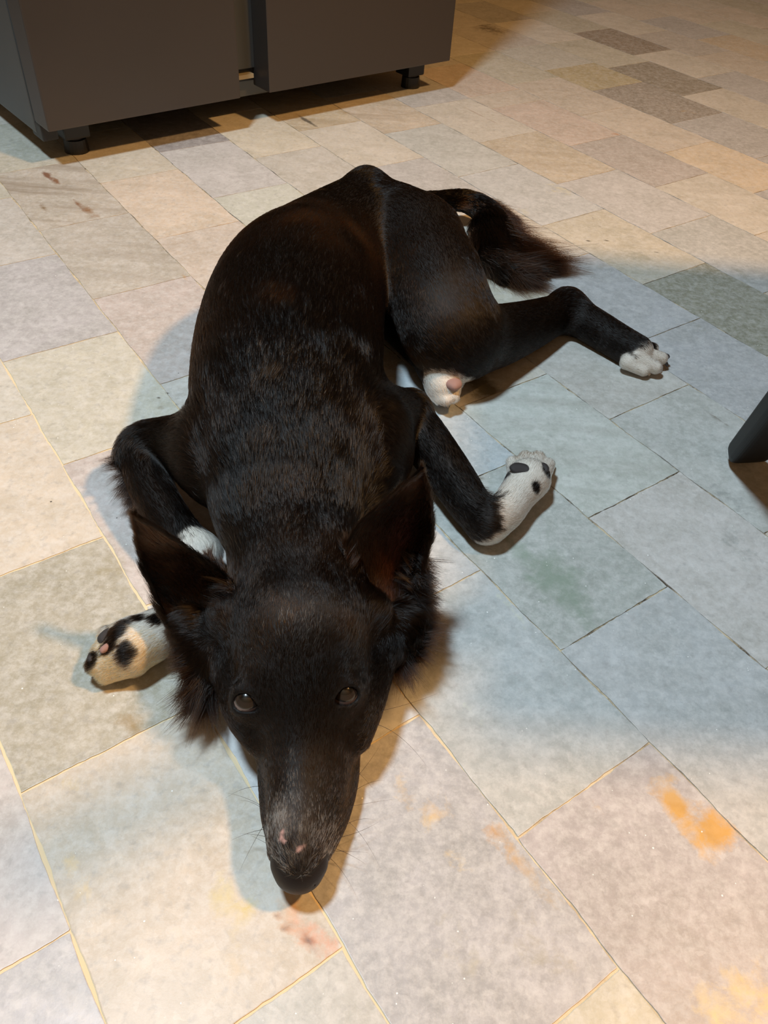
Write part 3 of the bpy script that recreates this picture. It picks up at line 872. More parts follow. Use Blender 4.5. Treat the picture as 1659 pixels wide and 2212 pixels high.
def ear(L, M, R, inner_pink, n=40, m=22, thick=.0016):
    def line(pts, t):
        w = np.array([P(*q) for q in pts])
        s = t * (len(w) - 1)
        i = np.clip(s.astype(int), 0, len(w) - 2); f = (s - i)[:, None]
        # smooth through the points
        wp = np.concatenate([w[:1] * 2 - w[1:2], w, w[-1:] * 2 - w[-2:-1]])
        p0, p1, p2, p3 = wp[i], wp[i + 1], wp[i + 2], wp[i + 3]
        return .5 * ((2 * p1) + (-p0 + p2) * f + (2 * p0 - 5 * p1 + 4 * p2 - p3) * f ** 2 + (-p0 + 3 * p1 - 3 * p2 + p3) * f ** 3)
    t = np.linspace(0, 1, n)
    l, c, r = line(L, t), line(M, t), line(R, t)
    s = np.linspace(0, 1, m)[None, :, None]
    b0, b1, b2 = (1 - s) ** 2, 2 * s * (1 - s), s ** 2
    ctrl = 2 * c - .5 * (l + r)
    G = l[:, None] * b0 + ctrl[:, None] * b1 + r[:, None] * b2
    gu = np.gradient(G, axis=0); gv = np.gradient(G, axis=1)
    nn = np.cross(gu, gv); nn /= np.linalg.norm(nn, axis=2, keepdims=True) + 1e-9
    cen = G[n // 3, m // 2]
    if nn[n // 3, m // 2] @ (EYE - cen) < 0: nn = -nn
    edge = np.minimum(np.linspace(0, 1, m), 1 - np.linspace(0, 1, m)) * 2
    th = thick * (.35 + 1.2 * np.sqrt(np.clip(edge, 0, 1)))[None, :, None] * (1.2 - .7 * t)[:, None, None]
    front, back = G + nn * th, G - nn * th
    Vv = np.concatenate([front.reshape(-1, 3), back.reshape(-1, 3)])
    id_ = np.arange(n * m).reshape(n, m)
    q = np.stack([id_[:-1, :-1], id_[1:, :-1], id_[1:, 1:], id_[:-1, 1:]], -1).reshape(-1, 4)
    fn = np.cross(front[n // 2 + 1, m // 2] - front[n // 2, m // 2], front[n // 2, m // 2 + 1] - front[n // 2, m // 2])
    if fn @ nn[n // 2, m // 2] < 0: q = q[:, ::-1]
    q2 = q[:, ::-1] + n * m
    ring = np.concatenate([id_[0, :], id_[1:, -1], id_[-1, -2::-1], id_[-2:0:-1, 0]])
    sk = np.stack([ring, np.roll(ring, -1), np.roll(ring, -1) + n * m, ring + n * m], -1)
    EARS.append(dict(V=Vv, F=np.concatenate([q, q2, sk]), G=G, N=nn, th=th, gu=gu, pink=inner_pink, l=l, r=r, t=t))


ear(L=[(380, 1380, .060), (352, 1310, .080), (318, 1235, .108), (297, 1165, .138), (294, 1123, .155)],
    M=[(445, 1350, .060), (425, 1275, .080), (385, 1218, .108), (338, 1170, .137), (296, 1122, .155)],
    R=[(520, 1340, .085), (505, 1275, .102), (472, 1232, .124), (388, 1172, .147), (299, 1121, .157)], inner_pink=.25)
ear(L=[(760, 1330, .085), (742, 1245, .108), (765, 1150, .140), (845, 1070, .172), (903, 1024, .188)],
    M=[(835, 1340, .052), (838, 1235, .078), (856, 1150, .112), (885, 1080, .155), (907, 1023, .186)],
    R=[(905, 1350, .055), (910, 1260, .082), (930, 1170, .118), (932, 1090, .160), (910, 1021, .188)], inner_pink=.8)

allV, allF, off = [V], [F], len(V)
for e in EARS:
    allV.append(e['V']); allF.append(e['F'] + off); off += len(e['V'])
AV, AF = np.concatenate(allV), np.concatenate(allF)
jit0 = waves(AV, 420, 3) * .5
wz = coat(AV, jit0)
cols = BLACK[None] * 1.3 * (1 - wz[:, None]) + (WHITE * .8)[None] * wz[:, None]
G_ = np.zeros(len(AV))
for px, py, z, r, a in [(642, 1815, .055, 60, .10), (604, 1780, .055, 34, .5), (632, 1730, .07, 26, .10), (700, 1815, .05, 36, .10)]:
    q, rr = Q(px, py, z, r)
    G_ = np.maximum(G_, a * np.exp(-(np.linalg.norm((AV - q) * np.array([1, .8, .5]), axis=1) / rr) ** 2 * 1.6))
cols = cols * (1 - G_[:, None]) + np.array(srgb(150, 138, 130)) * G_[:, None]
for px, py, z, r in [(611, 1800, .058, 6.5), (608, 1811, .058, 6.5), (614, 1821, .057, 5), (651, 1834, .056, 6.5), (648, 1842, .054, 6)]:
    q, rr = Q(px, py, z, r)
    k = np.clip(2.2 - 2.2 * np.linalg.norm((AV - q) * np.array([1, 1, .25]), axis=1) / rr, 0, 1)[:, None]
    cols = cols * (1 - k) + np.array(srgb(206, 164, 154)) * k
# inner ear skin
st_ = len(V)
for e in EARS:
    n, m = e['G'].shape[:2]
    t = np.linspace(0, 1, n)[:, None]; s = np.linspace(0, 1, m)[None]
    k = np.exp(-((s - .56) / .20) ** 2 - ((t - .38) / .30) ** 2) * e['pink']
    k = k.reshape(-1, 1)
    cols[st_:st_ + n * m] = cols[st_:st_ + n * m] * (1 - k) + np.array(srgb(72, 36, 34)) * k
    st_ += len(e['V'])
body = fast_mesh('body', AV, AF, [SKIN])
vcol(body, cols)
child(body)

# ---- eyes
def eye_mat():
    N = Nodes('eye')
    tc = N.n('ShaderNodeTexCoord').outputs['Object']
    z = N.n('ShaderNodeSeparateXYZ', Vector=tc).outputs[2]      # along the gaze, radius 1
    nz = N.n('ShaderNodeTexNoise', Vector=tc, Scale=9.0, Detail=3.0).outputs[0]
    zz = N.math('ADD', z, N.math('MULTIPLY', N.math('SUBTRACT', nz, .5), .015))
    c = N.ramp(zz, [(.0, srgb(96, 80, 74)), (.40, srgb(96, 78, 72)), (.44, (.010, .008, .007)), (.50, (.02, .015, .012)), (.74, srgb(36, 28, 26)), (.82, (.016, .012, .010)), (.84, (.002, .002, .002))])
    b = N.n('ShaderNodeBsdfPrincipled', Base__Color=c, Roughness=.25)
    b.inputs['Coat Weight'].default_value = 1.0
    b.inputs['Coat Roughness'].default_value = .03
    return N.finish(b.outputs[0])


EM = eye_mat()
for (ex, ey, ez, er), sgn in EYES:
    c0, r0 = Q(ex, ey, ez, er)
    import bmesh
    bm = bmesh.new(); bmesh.ops.create_uvsphere(bm, u_segments=48, v_segments=32, radius=1.0)
    for v in bm.verts:       # cornea bulge
        if v.co.z > .7: v.co *= 1 + .35 * (v.co.z - .7)
    o = bm_obj('eye', bm, EM, dog, True)
    o.location = c0 - INV; o.scale = (r0 * 1.03,) * 3
    g = Vector(EYE + np.array([0.0, .28, .22]) - c0).normalized()
    o.rotation_euler = g.to_track_quat('Z', 'Y').to_euler()

# ---- nose leather with nostrils
NP = PRIMS; PRIMS = []
chain([(645, 1862, .035, 44), (645, 1878, .032, 42)], k=.006)
cone((620, 1862, .033, 33), (628, 1880, .028, 31), k=.010); cone((674, 1862, .033, 33), (664, 1880, .028, 31), k=.010)
cone((645, 1848, .038, 26), (645, 1868, .037, 32), k=.012)
cone((645, 1886, .022, 30), (645, 1884, .012, 26), k=.010)
for sx in (-1, 1):
    cone((645 + sx * 26, 1902, .033, 9), (645 + sx * 22, 1887, .034, 7), k=.003, sub=True)
    cone((645 + sx * 52, 1880, .026, 6), (645 + sx * 30, 1900, .030, 7), k=.003, sub=True)
NV, NF = surface_nets(PRIMS, .0009)
NOSE_P = PRIMS; PRIMS = NP


def nose_mat():
    N = Nodes('nose_leather')
    tc = N.n('ShaderNodeTexCoord').outputs['Object']
    vo = N.n('ShaderNodeTexVoronoi', Vector=tc, Scale=700.0)
    bp = N.n('ShaderNodeBump', Strength=.15, Distance=.0003, Height=vo.outputs['Distance'])
    b = N.n('ShaderNodeBsdfPrincipled', Base__Color=(.009, .006, .006, 1), Roughness=.5, Normal=bp.outputs[0])
    b.inputs['Specular IOR Level'].default_value = .28
    return N.finish(b.outputs[0])


nose = fast_mesh('nose', NV, NF, [nose_mat()]); child(nose); tag(nose, 'dark moist nose leather')

# ---- paw pads and claws
PADP = simple_mat('pink_pad', srgb(158, 122, 112), .6, bump=.3, scale=500, var=.12)
PADG = simple_mat('grey_pad', srgb(52, 47, 47), .55, bump=.4, scale=500, var=.2)
CLAW = simple_mat('claw', srgb(60, 50, 46), .35)
CLAWP = simple_mat('pale_claw', srgb(190, 170, 150), .4)


def blob(name, A, scale, rotz, mat, tilt=(0, 0)):
    import bmesh
    c, r = Q(*A)
    bm = bmesh.new(); bmesh.ops.create_icosphere(bm, subdivisions=4, radius=1.0)
    for v in bm.verts:
        f = 1 + .05 * math.sin(v.co.x * 5 + A[0]) * math.cos(v.co.y * 4)
        v.co = Vector((v.co.x * f, v.co.y * f, v.co.z))
    o = bm_obj(name, bm, mat, dog, True)
    o.location = c - INV; o.scale = (r * scale[0], r * scale[1], r * scale[2])
    o.rotation_euler = (tilt[0], tilt[1], rotz)
    return o


for A, sc, rz, mt in [((974, 796, .041, 23), (.68, 1.1, .55), .15, PADP), ((979, 829, .040, 20), (.95, 1.0, .6), .2, PADP), ((989, 794, .036, 10), (.8, 1.3, .8), 0, PADG), ((955, 813, .044, 6), (1, 1, .8), 0, PADP),
                      ((1126, 1014, .046, 22), (1.15, .75, .55), -.2, PADG), ((1174, 1010, .045, 14), (.8, 1.1, .6), .5, PADG),
                      ((236, 1378, .034, 24), (1.05, .9, .8), .7, PADG), ((202, 1424, .024, 17), (.8, 1.15, .9), .3, PADG), ((228, 1400, .040, 12), (.7, 1.2, .7), -.6, PADP),
                      ((1438, 770, .017, 9), (1.0, .8, .7), 0, PADG)]:
    blob('paw_pad', A, sc, rz, mt)


def claw(A, B, mat):
    a, ra = Q(*A); b, rb = Q(*B)
    n, m = 8, 12
    d = b - a; L = np.linalg.norm(d); d /= L
    x = np.cross(d, [0, 0, 1.0]); x /= np.linalg.norm(x); y = np.cross(x, d)
    Vv, Ff = [], []
    for i in range(n):
        t = i / (n - 1)
        for j in range(m):
            th = 2 * math.pi * j / m
            Vv.append(a + d * L * t + np.array([0, 0, -1]) * L * .25 * t * t + (x * math.cos(th) + y * math.sin(th)) * (ra * (1 - t) + rb * t))
    for i in range(n - 1):
        for j in range(m): Ff.append((i * m + j, i * m + (j + 1) % m, (i + 1) * m + (j + 1) % m, (i + 1) * m + j))
    Ff.append(tuple(range(m))[::-1]); Ff.append(tuple((n - 1) * m + j for j in range(m)))
    child(mesh_obj('claw', Vv, Ff, mat))


claw((1430, 776, .016, 7), (1444, 786, .010, 3), CLAW); claw((1420, 793, .013, 6), (1430, 802, .008, 3), CLAWP); claw((1398, 801, .010, 6), (1404, 808, .006, 3), CLAWP); claw((1414, 758, .015, 6), (1424, 762, .010, 3), CLAWP)
claw((950, 866, .020, 5), (948, 877, .014, 1.6), CLAW); claw((963, 868, .022, 5), (964, 878, .016, 1.6), CLAW)
claw((1190, 1000, .020, 5), (1200, 992, .014, 1.6), CLAWP); claw((206, 1452, .018, 5), (198, 1462, .012, 1.6), CLAW)

# ------------------------------------------------------------------ fur
def hair_mat(name, rough=.19, sheen=0.0):
    N = Nodes(name)
    at = N.n('ShaderNodeAttribute', _attribute_name='hcol')
    hb = N.t.nodes.new('ShaderNodeBsdfHairPrincipled')
    hb.parametrization = 'COLOR'
    N.t.links.new(at.outputs['Color'], hb.inputs['Color'])
    hb.inputs['Roughness'].default_value = rough
    hb.inputs['IOR'].default_value = 1.32
    hb.inputs['Radial Roughness'].default_value = .45
    hb.inputs['Random Roughness'].default_value = .2
    return N.finish(hb.outputs[0])


FUR = hair_mat('fur')


def hair_object(name, pts, rad, cols, mat=FUR):
    """pts: (n, k, 3) world points, rad: (n, k), cols: (n, 3)"""
    n, k = pts.shape[:2]
    hc = bpy.data.hair_curves.new(name)
    hc.add_curves([k] * n)
    hc.attributes['position'].data.foreach_set('vector', (pts - INV).astype(np.float32).ravel())
    ra = hc.attributes.get('radius') or hc.attributes.new('radius', 'FLOAT', 'POINT')
    ra.data.foreach_set('value', rad.astype(np.float32).ravel())
    ca = hc.attributes.new('hcol', 'FLOAT_COLOR', 'CURVE')
    c4 = np.ones((n, 4), np.float32); c4[:, :3] = cols
    ca.data.foreach_set('color', c4.ravel())
    hc.materials.append(mat)
    o = bpy.data.objects.new(name, hc)
    COL.objects.link(o)
    o.parent = dog
    return o


def sample_surface(V, F, count, weight=None):
    T = np.concatenate([F[:, [0, 1, 2]], F[:, [0, 2, 3]]])
    a, b, c = V[T[:, 0]], V[T[:, 1]], V[T[:, 2]]
    ar = .5 * np.linalg.norm(np.cross(b - a, c - a), axis=1)
    if weight is not None: ar = ar * weight((a + b + c) / 3)
    cdf = np.cumsum(ar); cdf /= cdf[-1]
    i = np.searchsorted(cdf, rng.random(count))
    u, v = rng.random(count), rng.random(count)
    f = u + v > 1
    u[f], v[f] = 1 - u[f], 1 - v[f]
    return a[i] + u[:, None] * (b[i] - a[i]) + v[:, None] * (c[i] - a[i])


def region_fields(X):
    W = np.zeros(len(X)); fl_ = np.zeros((len(X), 3)); ln = np.zeros(len(X)); lf = np.zeros(len(X))
    for p in PRIMS + REGIONS:
        if p['kind'].startswith('sub') or p['kind'] == 'limb': continue
        m = near_mask(p, X, .05)
        if not len(m): continue
        w = np.exp(-np.clip(prim_d(p, X[m]), -.03, 1) / .006)
        f = p['flow'] / (np.linalg.norm(p['flow']) + 1e-9)
        W[m] += w; fl_[m] += w[:, None] * f; ln[m] += w * p['hair']; lf[m] += w * p['lift']
    W += 1e-9
    return fl_ / W[:, None], ln / W, lf / W


def grow(X, N, flow, L, lift, k=5, clump=1.0, curl=.12, droop=.0):
    n = len(X)
    # neighbouring hairs lean the same way: low frequency waviness plus clumps
    sway = np.stack([waves(X, 90, 11), waves(X, 90, 12), waves(X, 90, 13)], -1) * .16 * clump
    sway *= np.clip(L / .012, .7, 1.8)[:, None]
    sway += np.stack([waves(X, 700, 21), waves(X, 700, 22), waves(X, 700, 23)], -1) * .14 * clump
    f = flow + sway + rng.normal(size=(n, 3)) * .09
    f -= (f * N).sum(1, keepdims=True) * N
    f /= np.linalg.norm(f, axis=1, keepdims=True) + 1e-9
    L = L * rng.uniform(.65, 1.15, n)
    lift = lift * rng.uniform(.6, 1.5, n)
    side = np.cross(f, N)
    bend = rng.normal(size=n) * curl + waves(X, 200, 31) * curl
    t = np.linspace(0, 1, k)[None, :, None]
    d = f[:, None] * t + N[:, None] * (np.sin(lift)[:, None, None] * t * (1 - .75 * t)) + side[:, None] * (bend[:, None, None] * t ** 2)
    pts = X[:, None] + L[:, None, None] * d
    cell = .0055
    base_ = np.floor(X / cell).astype(np.int64)
    bd = np.full(n, 9.0); key = np.zeros(n, np.int64)
    for ox in (-1, 0, 1):
        for oy in (-1, 0, 1):
            for oz in (-1, 0, 1):
                cc_ = base_ + np.array([ox, oy, oz])
                hsh = (cc_[:, 0] * 73856093) ^ (cc_[:, 1] * 19349663) ^ (cc_[:, 2] * 83492791)
                sp_ = (cc_ + np.stack([(hsh % 1009) / 1009., (hsh // 7 % 1013) / 1013., (hsh // 49 % 1019) / 1019.], -1)) * cell
                dd = ((X - sp_) ** 2).sum(1)
                bb = dd < bd
                bd[bb] = dd[bb]; key[bb] = (cc_ @ np.array([1, 4096, 16777216]))[bb]
    key = np.unique(key, return_inverse=True)[1].ravel()
    cn = np.bincount(key)[:, None]
    xm = np.stack([np.bincount(key, X[:, q]) for q in range(3)], -1) / cn
    fm = np.stack([np.bincount(key, f[:, q]) for q in range(3)], -1) / cn
    pull = np.clip((L - .007) / .012, 0, .75)[:, None, None] * t
    guide = xm[key][:, None] + L[:, None, None] * (fm[key][:, None] * t + N[:, None] * (np.sin(lift.mean()) * t * (1 - .75 * t)))
    pts = pts * (1 - pull) + guide * pull
    pts[..., 2] -= droop * L[:, None] * (t[..., 0] ** 2)
    pts[..., 2] = np.maximum(pts[..., 2], .0009)
    return pts


def radii(n, k, r, tip=.15):
    t = np.linspace(0, 1, k)[None]
    return np.repeat(r * (1 - t ** 1.5 * (1 - tip)), n, 0) * rng.uniform(.75, 1.2, (n, 1))


def coat_colours(X, n):
    w = coat(X, waves(X, 420, 3) * .5 + rng.normal(size=n) * .35)
    isw = rng.random(n) < w
    # black with a red-brown tint that varies at random
    brown = np.clip(waves(X, 26, 5) * .5 + .25, 0, 1)
    dark = BLACK[None] * rng.uniform(.5, 1.6, (n, 1)) + np.array((.016, .006, .0018))[None] * (brown * rng.random(n))[:, None]
    c = np.where(isw[:, None], WHITE[None] * rng.uniform(.8, 1.05, (n, 1)), dark)
    neck = np.clip(1 - np.abs(X[:, 1] - .60) / .14, 0, 1) * np.clip((X[:, 2] - .10) / .05, 0, 1)
    glint = ~isw & (rng.random(n) < .10 * neck + .02)  # paler hairs painted in as glints, most on the neck
    c = np.where(glint[:, None], np.array((.055, .036, .026))[None] * rng.uniform(.4, 1.3, (n, 1)), c)
    for rz, rr_z, amt in SHEEN_Z:  # painted sheen, broken up by waves
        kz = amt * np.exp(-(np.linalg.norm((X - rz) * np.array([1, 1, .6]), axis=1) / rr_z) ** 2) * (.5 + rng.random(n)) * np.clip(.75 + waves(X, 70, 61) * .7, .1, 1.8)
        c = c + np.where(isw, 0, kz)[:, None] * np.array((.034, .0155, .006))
    # rusty lower edge of the right front foot
    bz, br = BROWN_Z[0]
    k = np.clip(1 - np.linalg.norm(X - bz, axis=1) / br, 0, 1)
    c = np.where((isw & (rng.random(n) < k * 2.6))[:, None], np.array(srgb(232, 160, 104))[None] * rng.uniform(.8, 1.1, (n, 1)), c)
    for tz, tr in TAN_Z:
        k = np.clip(1 - np.linalg.norm(X - tz, axis=1) / tr, 0, 1)
        c = np.where((isw & (rng.random(n) < k * 2))[:, None], np.array(srgb(138, 116, 100))[None] * rng.uniform(.6, 1.1, (n, 1)), c)
    return c


def grizzle(X, c):
    """white and grey hairs over the muzzle, a thin blaze between the eyes"""
    n = len(X)
    g = np.zeros(n)
    for px, py, z, r, a in [(642, 1822, .055, 66, .75), (612, 1760, .065, 44, .95), (604, 1810, .06, 44, .9), (690, 1815, .05, 46, .6), (632, 1735, .07, 30, .75), (630, 1680, .072, 17, .7), (626, 1630, .075, 10, .6),
                            (580, 1800, .04, 30, .6), (720, 1815, .04, 30, .55), (640, 1330, .14, 60, .16), (637, 1310, .145, 14, .4), (700, 1850, .03, 24, .7)]:
        q, rr = Q(px, py, z, r)
        d = np.linalg.norm((X - q) * np.array([1, .8, .5]), axis=1) / rr
        g = np.maximum(g, a * np.exp(-d ** 2 * 1.4))
    pick = rng.random(n) < g * np.clip(.85 + waves(X, 500, 41) * .4, .1, 1.4)
    return np.where(pick[:, None], np.array(srgb(206, 192, 178))[None] * rng.uniform(.6, 1.3, (n, 1)), c)


HEAD_C, HEAD_R = Q(650, 1600, .05, 10)[0], .16
N_COAT = 520000 if not globals().get('QUICK') else 120000
def dens(c):
    w = np.ones(len(c))
    w[c[:, 2] < .004] = .05
    w[c[:, 1] < .50] *= 2.6         # nearer the camera the coat needs finer, denser hair
    return w


X = sample_surface(V, F, N_COAT, dens)
Nn, _ = grad(X, PRIMS)
flow, ln, lf = region_fields(X)
keep = np.ones(len(X), bool)
for (ex, ey, ez, er), sgn in EYES:
    c0, r0 = Q(ex, ey, ez, er)
    keep &= np.linalg.norm(X - c0, axis=1) > r0 * 1.26
keep &= (field_points(X, NOSE_P) > .0008)
for c_, r_ in zones([(611, 1800, .058, 6), (608, 1811, .058, 6), (614, 1821, .057, 4.5), (651, 1834, .056, 6), (648, 1842, .054, 5.5)]):
    keep &= np.linalg.norm((X - c_) * np.array([1, 1, .3]), axis=1) > r_
X, Nn, flow, ln, lf = X[keep], Nn[keep], flow[keep], ln[keep], lf[keep]
far = np.clip((X[:, 1] - .2) / .9, 0, 1)
pts = grow(X, Nn, flow, ln, lf)
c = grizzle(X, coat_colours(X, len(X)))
pale = (c[:, 0] > .15)
rr_ = radii(len(X), 5, 1.0) * ((.00007 + .00010 * far) * np.clip(ln / .014, 1, 1.5) * np.where(pale & (X[:, 1] < .36), 1.5, 1))[:, None]
coat_o = hair_object('coat', pts, rr_, c)
tag(coat_o, kind='stuff')

# ---- ear hair
pe, ce, re_ = [], [], []
for e in EARS:
    n, m = e['G'].shape[:2]
    up = e['gu'] / (np.linalg.norm(e['gu'], axis=2, keepdims=True) + 1e-9)
    for sgn, cnt, L, lf0 in ((1, 9000, .009, .25), (-1, 9000, .010, .25)):
        i = (rng.random(cnt) * (n - 1)).astype(int); j = (rng.random(cnt) * (m - 1)).astype(int)
        fi, fj = rng.random(cnt)[:, None], rng.random(cnt)[:, None]
        g = lambda A: A[i, j] * (1 - fi) * (1 - fj) + A[i + 1, j] * fi * (1 - fj) + A[i, j + 1] * (1 - fi) * fj + A[i + 1, j + 1] * fi * fj
        x = g(e['G']); nn = g(e['N']); u = g(up)
        th = np.broadcast_to(e['th'], e['G'].shape[:2] + (1,))[i, j]
        x = x + sgn * nn * th
        s = (j + fj[:, 0]) / (m - 1); t = (i + fi[:, 0]) / (n - 1)
        ok = np.ones(cnt, bool)
        if sgn > 0: ok = rng.random(cnt) > .75 * e['pink'] * np.exp(-((s - .56) / .2) ** 2 - ((t - .38) / .3) ** 2)
        # hairs comb towards the tip and outwards to the rim
        gv = np.gradient(e['G'], axis=1)[i, j]; gv /= np.linalg.norm(gv, axis=1, keepdims=True) + 1e-9
        fdir = u + gv * ((s - .5) * 1.2)[:, None]
        q = grow(x[ok], sgn * nn[ok], fdir[ok], np.full(ok.sum(), L), np.full(ok.sum(), lf0))
        pe.append(q); ce.append(coat_colours(x[ok] + np.array([0, 0, .3]), ok.sum()) + (np.array((.060, .024, .010))[None] * rng.random((ok.sum(), 1)) if sgn > 0 else 0)); re_.append(radii(ok.sum(), 5, .00011))  # inner side tinted brown, standing in for warm light on it
    # rim fringe
    for side, j in ((-1, 0), (1, m - 1)):
        cnt = 2600
        i = (rng.random(cnt) * (n - 1)).astype(int); fi = rng.random(cnt)[:, None]
        x = e['G'][i, j] * (1 - fi) + e['G'][i + 1, j] * fi
        gv = np.gradient(e['G'], axis=1)[i, j]; gv /= np.linalg.norm(gv, axis=1, keepdims=True) + 1e-9
        nn = e['N'][i, j]
        t = (i + fi[:, 0]) / (n - 1)
        outer = (e is EARS[0] and side < 0) or (e is EARS[1] and side > 0)
        L = np.where(t < .45, .020 if outer else .012, .012) * (1 if outer else .8)
        f = gv * side * .8 + up[i, j] * .6 + rng.normal(size=(cnt, 3)) * .25
        N0 = nn * .3 + gv * side * .7
        N0 /= np.linalg.norm(N0, axis=1, keepdims=True)
        q = grow(x, N0, up[i, j] + f * .4, L, np.full(cnt, .7))
        pe.append(q); ce.append(coat_colours(x + np.array([0, 0, .3]), cnt)); re_.append(radii(cnt, 5, .00010))
tag(hair_object('ear_fur', np.concatenate(pe), np.concatenate(re_), np.concatenate(ce)), kind='stuff')


# ---- long feathering: strands from chosen lines on the body
def feather(line, count, L, direction, spread, rad, jitterpx=14, brown=.5, sag=.25, k=7, clumps=40):
    w = [Q(*q) for q in line]
    pos = np.array([a for a, r in w]); rr = np.array([r for a, r in w])
    s = rng.random(count) * (len(pos) - 1)
    i = np.minimum(s.astype(int), len(pos) - 2); f = (s - i)[:, None]
    x = pos[i] * (1 - f) + pos[i + 1] * f
    r0 = rr[i] * (1 - f[:, 0]) + rr[i + 1] * f[:, 0]
    o = rng.normal(size=(count, 3)); o /= np.linalg.norm(o, axis=1, keepdims=True)
    x = x + o * r0[:, None] * rng.random((count, 1)) ** .5
    ds = np.array([P(a[0] + b[0], a[1] + b[1], max(.004, a[2] + b[2])) - P(*a[:3]) for a, b in zip(line, direction)])
    ds /= np.linalg.norm(ds, axis=1, keepdims=True)
    d = ds[i] * (1 - f) + ds[i + 1] * f
    cid = (s / (len(pos) - 1) * clumps).astype(int)
    cj = rng.normal(size=(clumps + 1, 3)) * spread
    sub_ = rng.integers(0, 4, count); cj2 = rng.normal(size=(clumps + 1, 4, 3)) * spread * .8
    d = d + cj[cid] + cj2[cid, sub_] + rng.normal(size=(count, 3)) * spread * .30 + o * .05
    d /= np.linalg.norm(d, axis=1, keepdims=True)
    Ls = (L if np.isscalar(L) else np.interp(s, np.arange(len(L)), L)) * rng.uniform(.5, 1.1, count)
    t = np.linspace(0, 1, k)[None, :, None]
    cv = rng.normal(size=(clumps + 1, 3))[cid] * .16
    pts = x[:, None] + Ls[:, None, None] * (d[:, None] * t + cv[:, None] * t ** 2)
    key = cid * 4 + sub_
    nk = key.max() + 1
    cnt_ = np.bincount(key, minlength=nk)[:, None] + 1e-9
    xm = np.stack([np.bincount(key, x[:, q], nk) for q in range(3)], -1) / cnt_
    dm = np.stack([np.bincount(key, d[:, q], nk) for q in range(3)], -1) / cnt_
    guide = xm[key][:, None] + Ls[:, None, None] * (dm[key][:, None] * t + cv[:, None] * t ** 2)
    pull = .82 * t ** 1.2 * rng.uniform(.6, 1, (count, 1, 1))
    pts = pts * (1 - pull) + guide * pull
    pts[..., 2] -= sag * Ls[:, None] * t[..., 0] ** 2
    pts[..., 2] = np.maximum(pts[..., 2], .0012 + .004 * rng.random((count, 1)))
    c = BLACK[None] * rng.uniform(.5, 1.6, (count, 1)) + np.array((.05, .019, .008))[None] * (brown * rng.random(count))[:, None]
    return pts, radii(count, k, rad), c


def feather_object(name, specs):
    a = [feather(*s[0], **s[1]) for s in specs]
    k = a[0][0].shape[1]
    tag(hair_object(name, np.concatenate([x[0] for x in a]), np.concatenate([x[1] for x in a]), np.concatenate([x[2] for x in a])), kind='stuff')


feather_object('tail_plume', [
    (([(960, 436, .050, 14), (1010, 436, .042, 18), (1055, 462, .036, 24), (1088, 510, .030, 28), (1120, 550, .026, 26), (1150, 575, .022, 16)], 16000, [.018, .030, .052, .078, .082, .076],
      [(60, -16, 0), (80, 0, 0), (95, 34, -.01), (95, 30, -.01), (90, 12, -.01), (90, 2, -.01)], .15, .00022), dict(brown=1.0, clumps=130, sag=.12)),
    (([(1030, 510, .028, 24), (1060, 560, .024, 30), (1095, 585, .020, 24)], 9000, [.040, .066, .070], [(50, 70, -.01), (85, 48, -.01), (90, 24, -.01)], .16, .00022), dict(brown=1.0, clumps=80, sag=.12)),
    (([(985, 430, .044, 16), (1060, 446, .040, 18), (1110, 485, .034, 20)], 5000, .022, [(70, -34, .006), (80, -5, .004), (90, 16, 0)], .26, .00014), dict(brown=.3, clumps=60)),
])
feather_object('cheek_feathering', [
    (([(400, 1340, .062, 20), (425, 1390, .058, 24), (440, 1440, .052, 24), (458, 1480, .045, 22)], 7000, [.018, .026, .034, .040], [(-50, 30, -.01), (-45, 40, -.01), (-36, 60, -.012), (-24, 50, -.012)], .24, .00014), dict(brown=.3, clumps=44, sag=.1)),
    (([(892, 1260, .066, 20), (885, 1310, .060, 24), (872, 1360, .055, 24), (845, 1410, .050, 22)], 8000, [.022, .030, .038, .030], [(45, 14, -.004), (48, 34, -.008), (46, 50, -.010), (22, 60, -.012)], .24, .00014), dict(brown=.4, clumps=48, sag=.1)),
    (([(905, 1200, .10, 8), (905, 1260, .085, 12), (895, 1310, .070, 14)], 1800, .022, [(40, 30, -.004), (45, 30, -.006), (45, 40, -.008)], .3, .00010), dict(brown=.1, clumps=26, sag=.1)),
])
feather_object('ear_tufts', [
    (([(450, 1205, .128, 6), (485, 1240, .118, 8), (505, 1285, .104, 10), (505, 1330, .090, 12)], 2600, [.012, .018, .022, .018], [(-20, -20, .002), (-30, -34, .002), (-40, -30, .002), (-50, 10, 0)], .30, .00012), dict(brown=.35, clumps=30, sag=.1)),
    (([(745, 1180, .130, 6), (745, 1230, .116, 8), (752, 1280, .100, 10)], 2200, [.014, .018, .018], [(6, -50, .004), (14, -50, .004), (40, -30, .002)], .28, .00012), dict(brown=.5, clumps=26, sag=.05)),
    (([(900, 1290, .075, 8), (885, 1240, .085, 8), (900, 1200, .10, 6)], 1400, .016, [(-30, -20, .002), (-30, -30, .002), (-20, -40, .002)], .35, .00011), dict(brown=.4, clumps=20, sag=.1)),
])
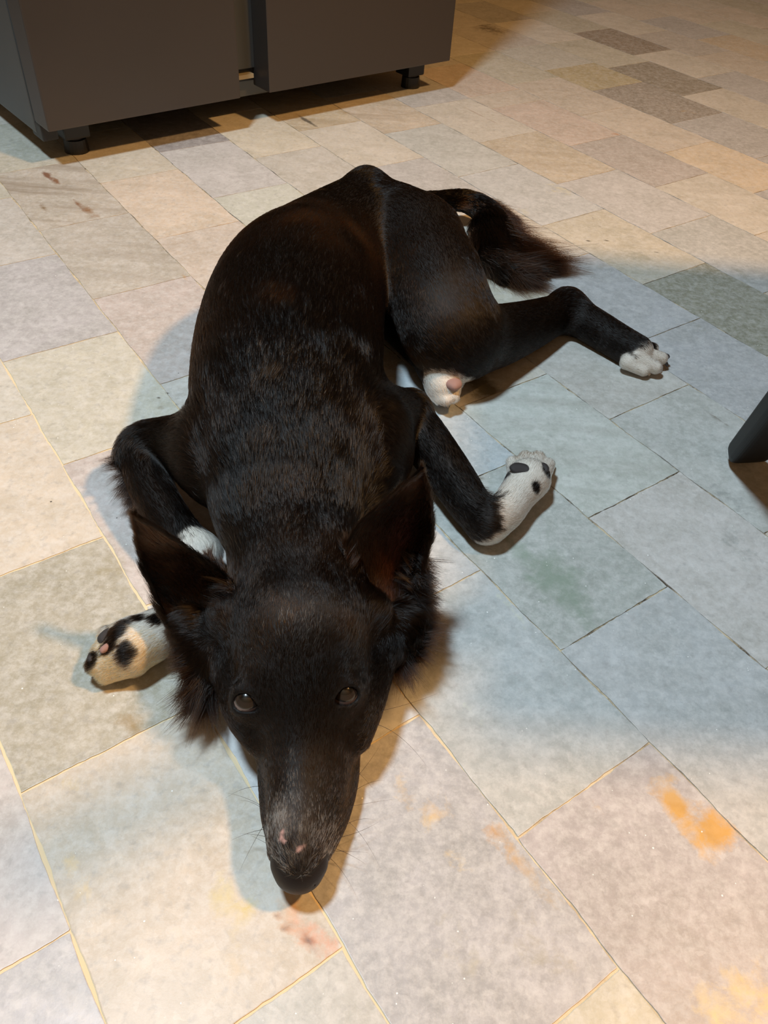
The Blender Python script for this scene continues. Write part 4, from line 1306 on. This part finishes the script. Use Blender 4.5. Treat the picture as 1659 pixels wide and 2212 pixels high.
feather_object('leg_feathering', [
    (([(262, 985, .048, 12), (285, 1050, .035, 16), (325, 1120, .030, 16)], 1800, [.024, .020, .016], [(-60, 10, 0), (-60, 26, -.004), (-60, 50, -.004)], .22, .00010), dict(brown=.2, clumps=22)),
    (([(970, 985, .040, 14), (1010, 1040, .034, 14), (1060, 1090, .028, 12)], 1400, [.014, .019, .017], [(50, 10, 0), (50, 26, -.002), (50, 0, -.002)], .22, .00010), dict(brown=.2, clumps=20)),
    (([(455, 640, .08, 16), (436, 740, .075, 16), (432, 840, .075, 16), (440, 900, .075, 16)], 1800, .015, [(-16, -14, 0), (-20, 20, 0), (-22, 26, 0), (-24, 30, 0)], .22, .00011), dict(brown=.3, clumps=40)),
])

# ---- whiskers
wl = []
for x0, y0, z0, dx, dy, L in [(575, 1700, .030, -60, -10, .030), (572, 1745, .028, -80, -50, .036), (578, 1770, .026, -60, 90, .040), (580, 1790, .024, -80, 10, .028), (584, 1810, .022, -70, -20, .024), (590, 1830, .020, -70, -40, .020),
                              (760, 1660, .03, 70, 40, .020), (752, 1720, .028, 80, -70, .038), (745, 1745, .026, 90, -20, .040), (738, 1765, .024, 90, 50, .036), (735, 1790, .022, 80, -60, .034), (725, 1810, .020, 90, -12, .032), (715, 1830, .018, 80, 24, .028),
                              (800, 1540, .06, 90, -16, .055), (792, 1560, .055, 90, 10, .05), (700, 1845, .016, 70, 40, .03), (708, 1838, .02, 80, 0, .03), (582, 1760, .03, -70, -70, .03), (760, 1690, .03, 60, -60, .03)]:
    a = P(x0, y0, z0); b = P(x0 + dx, y0 + dy, z0 + .006) - a; b /= np.linalg.norm(b)
    t = np.linspace(0, 1, 9)[:, None]
    cv = np.array([0, rng.normal() * .3, -.35])
    p_ = a + L * (b * t + cv * t ** 2)
    p_[:, 2] = np.maximum(p_[:, 2], .0015)
    wl.append(p_)
wl = np.array(wl)
tag(hair_object('whiskers', wl, radii(len(wl), 9, .00016), np.tile(BLACK[None], (len(wl), 1))), 'thin black whiskers')
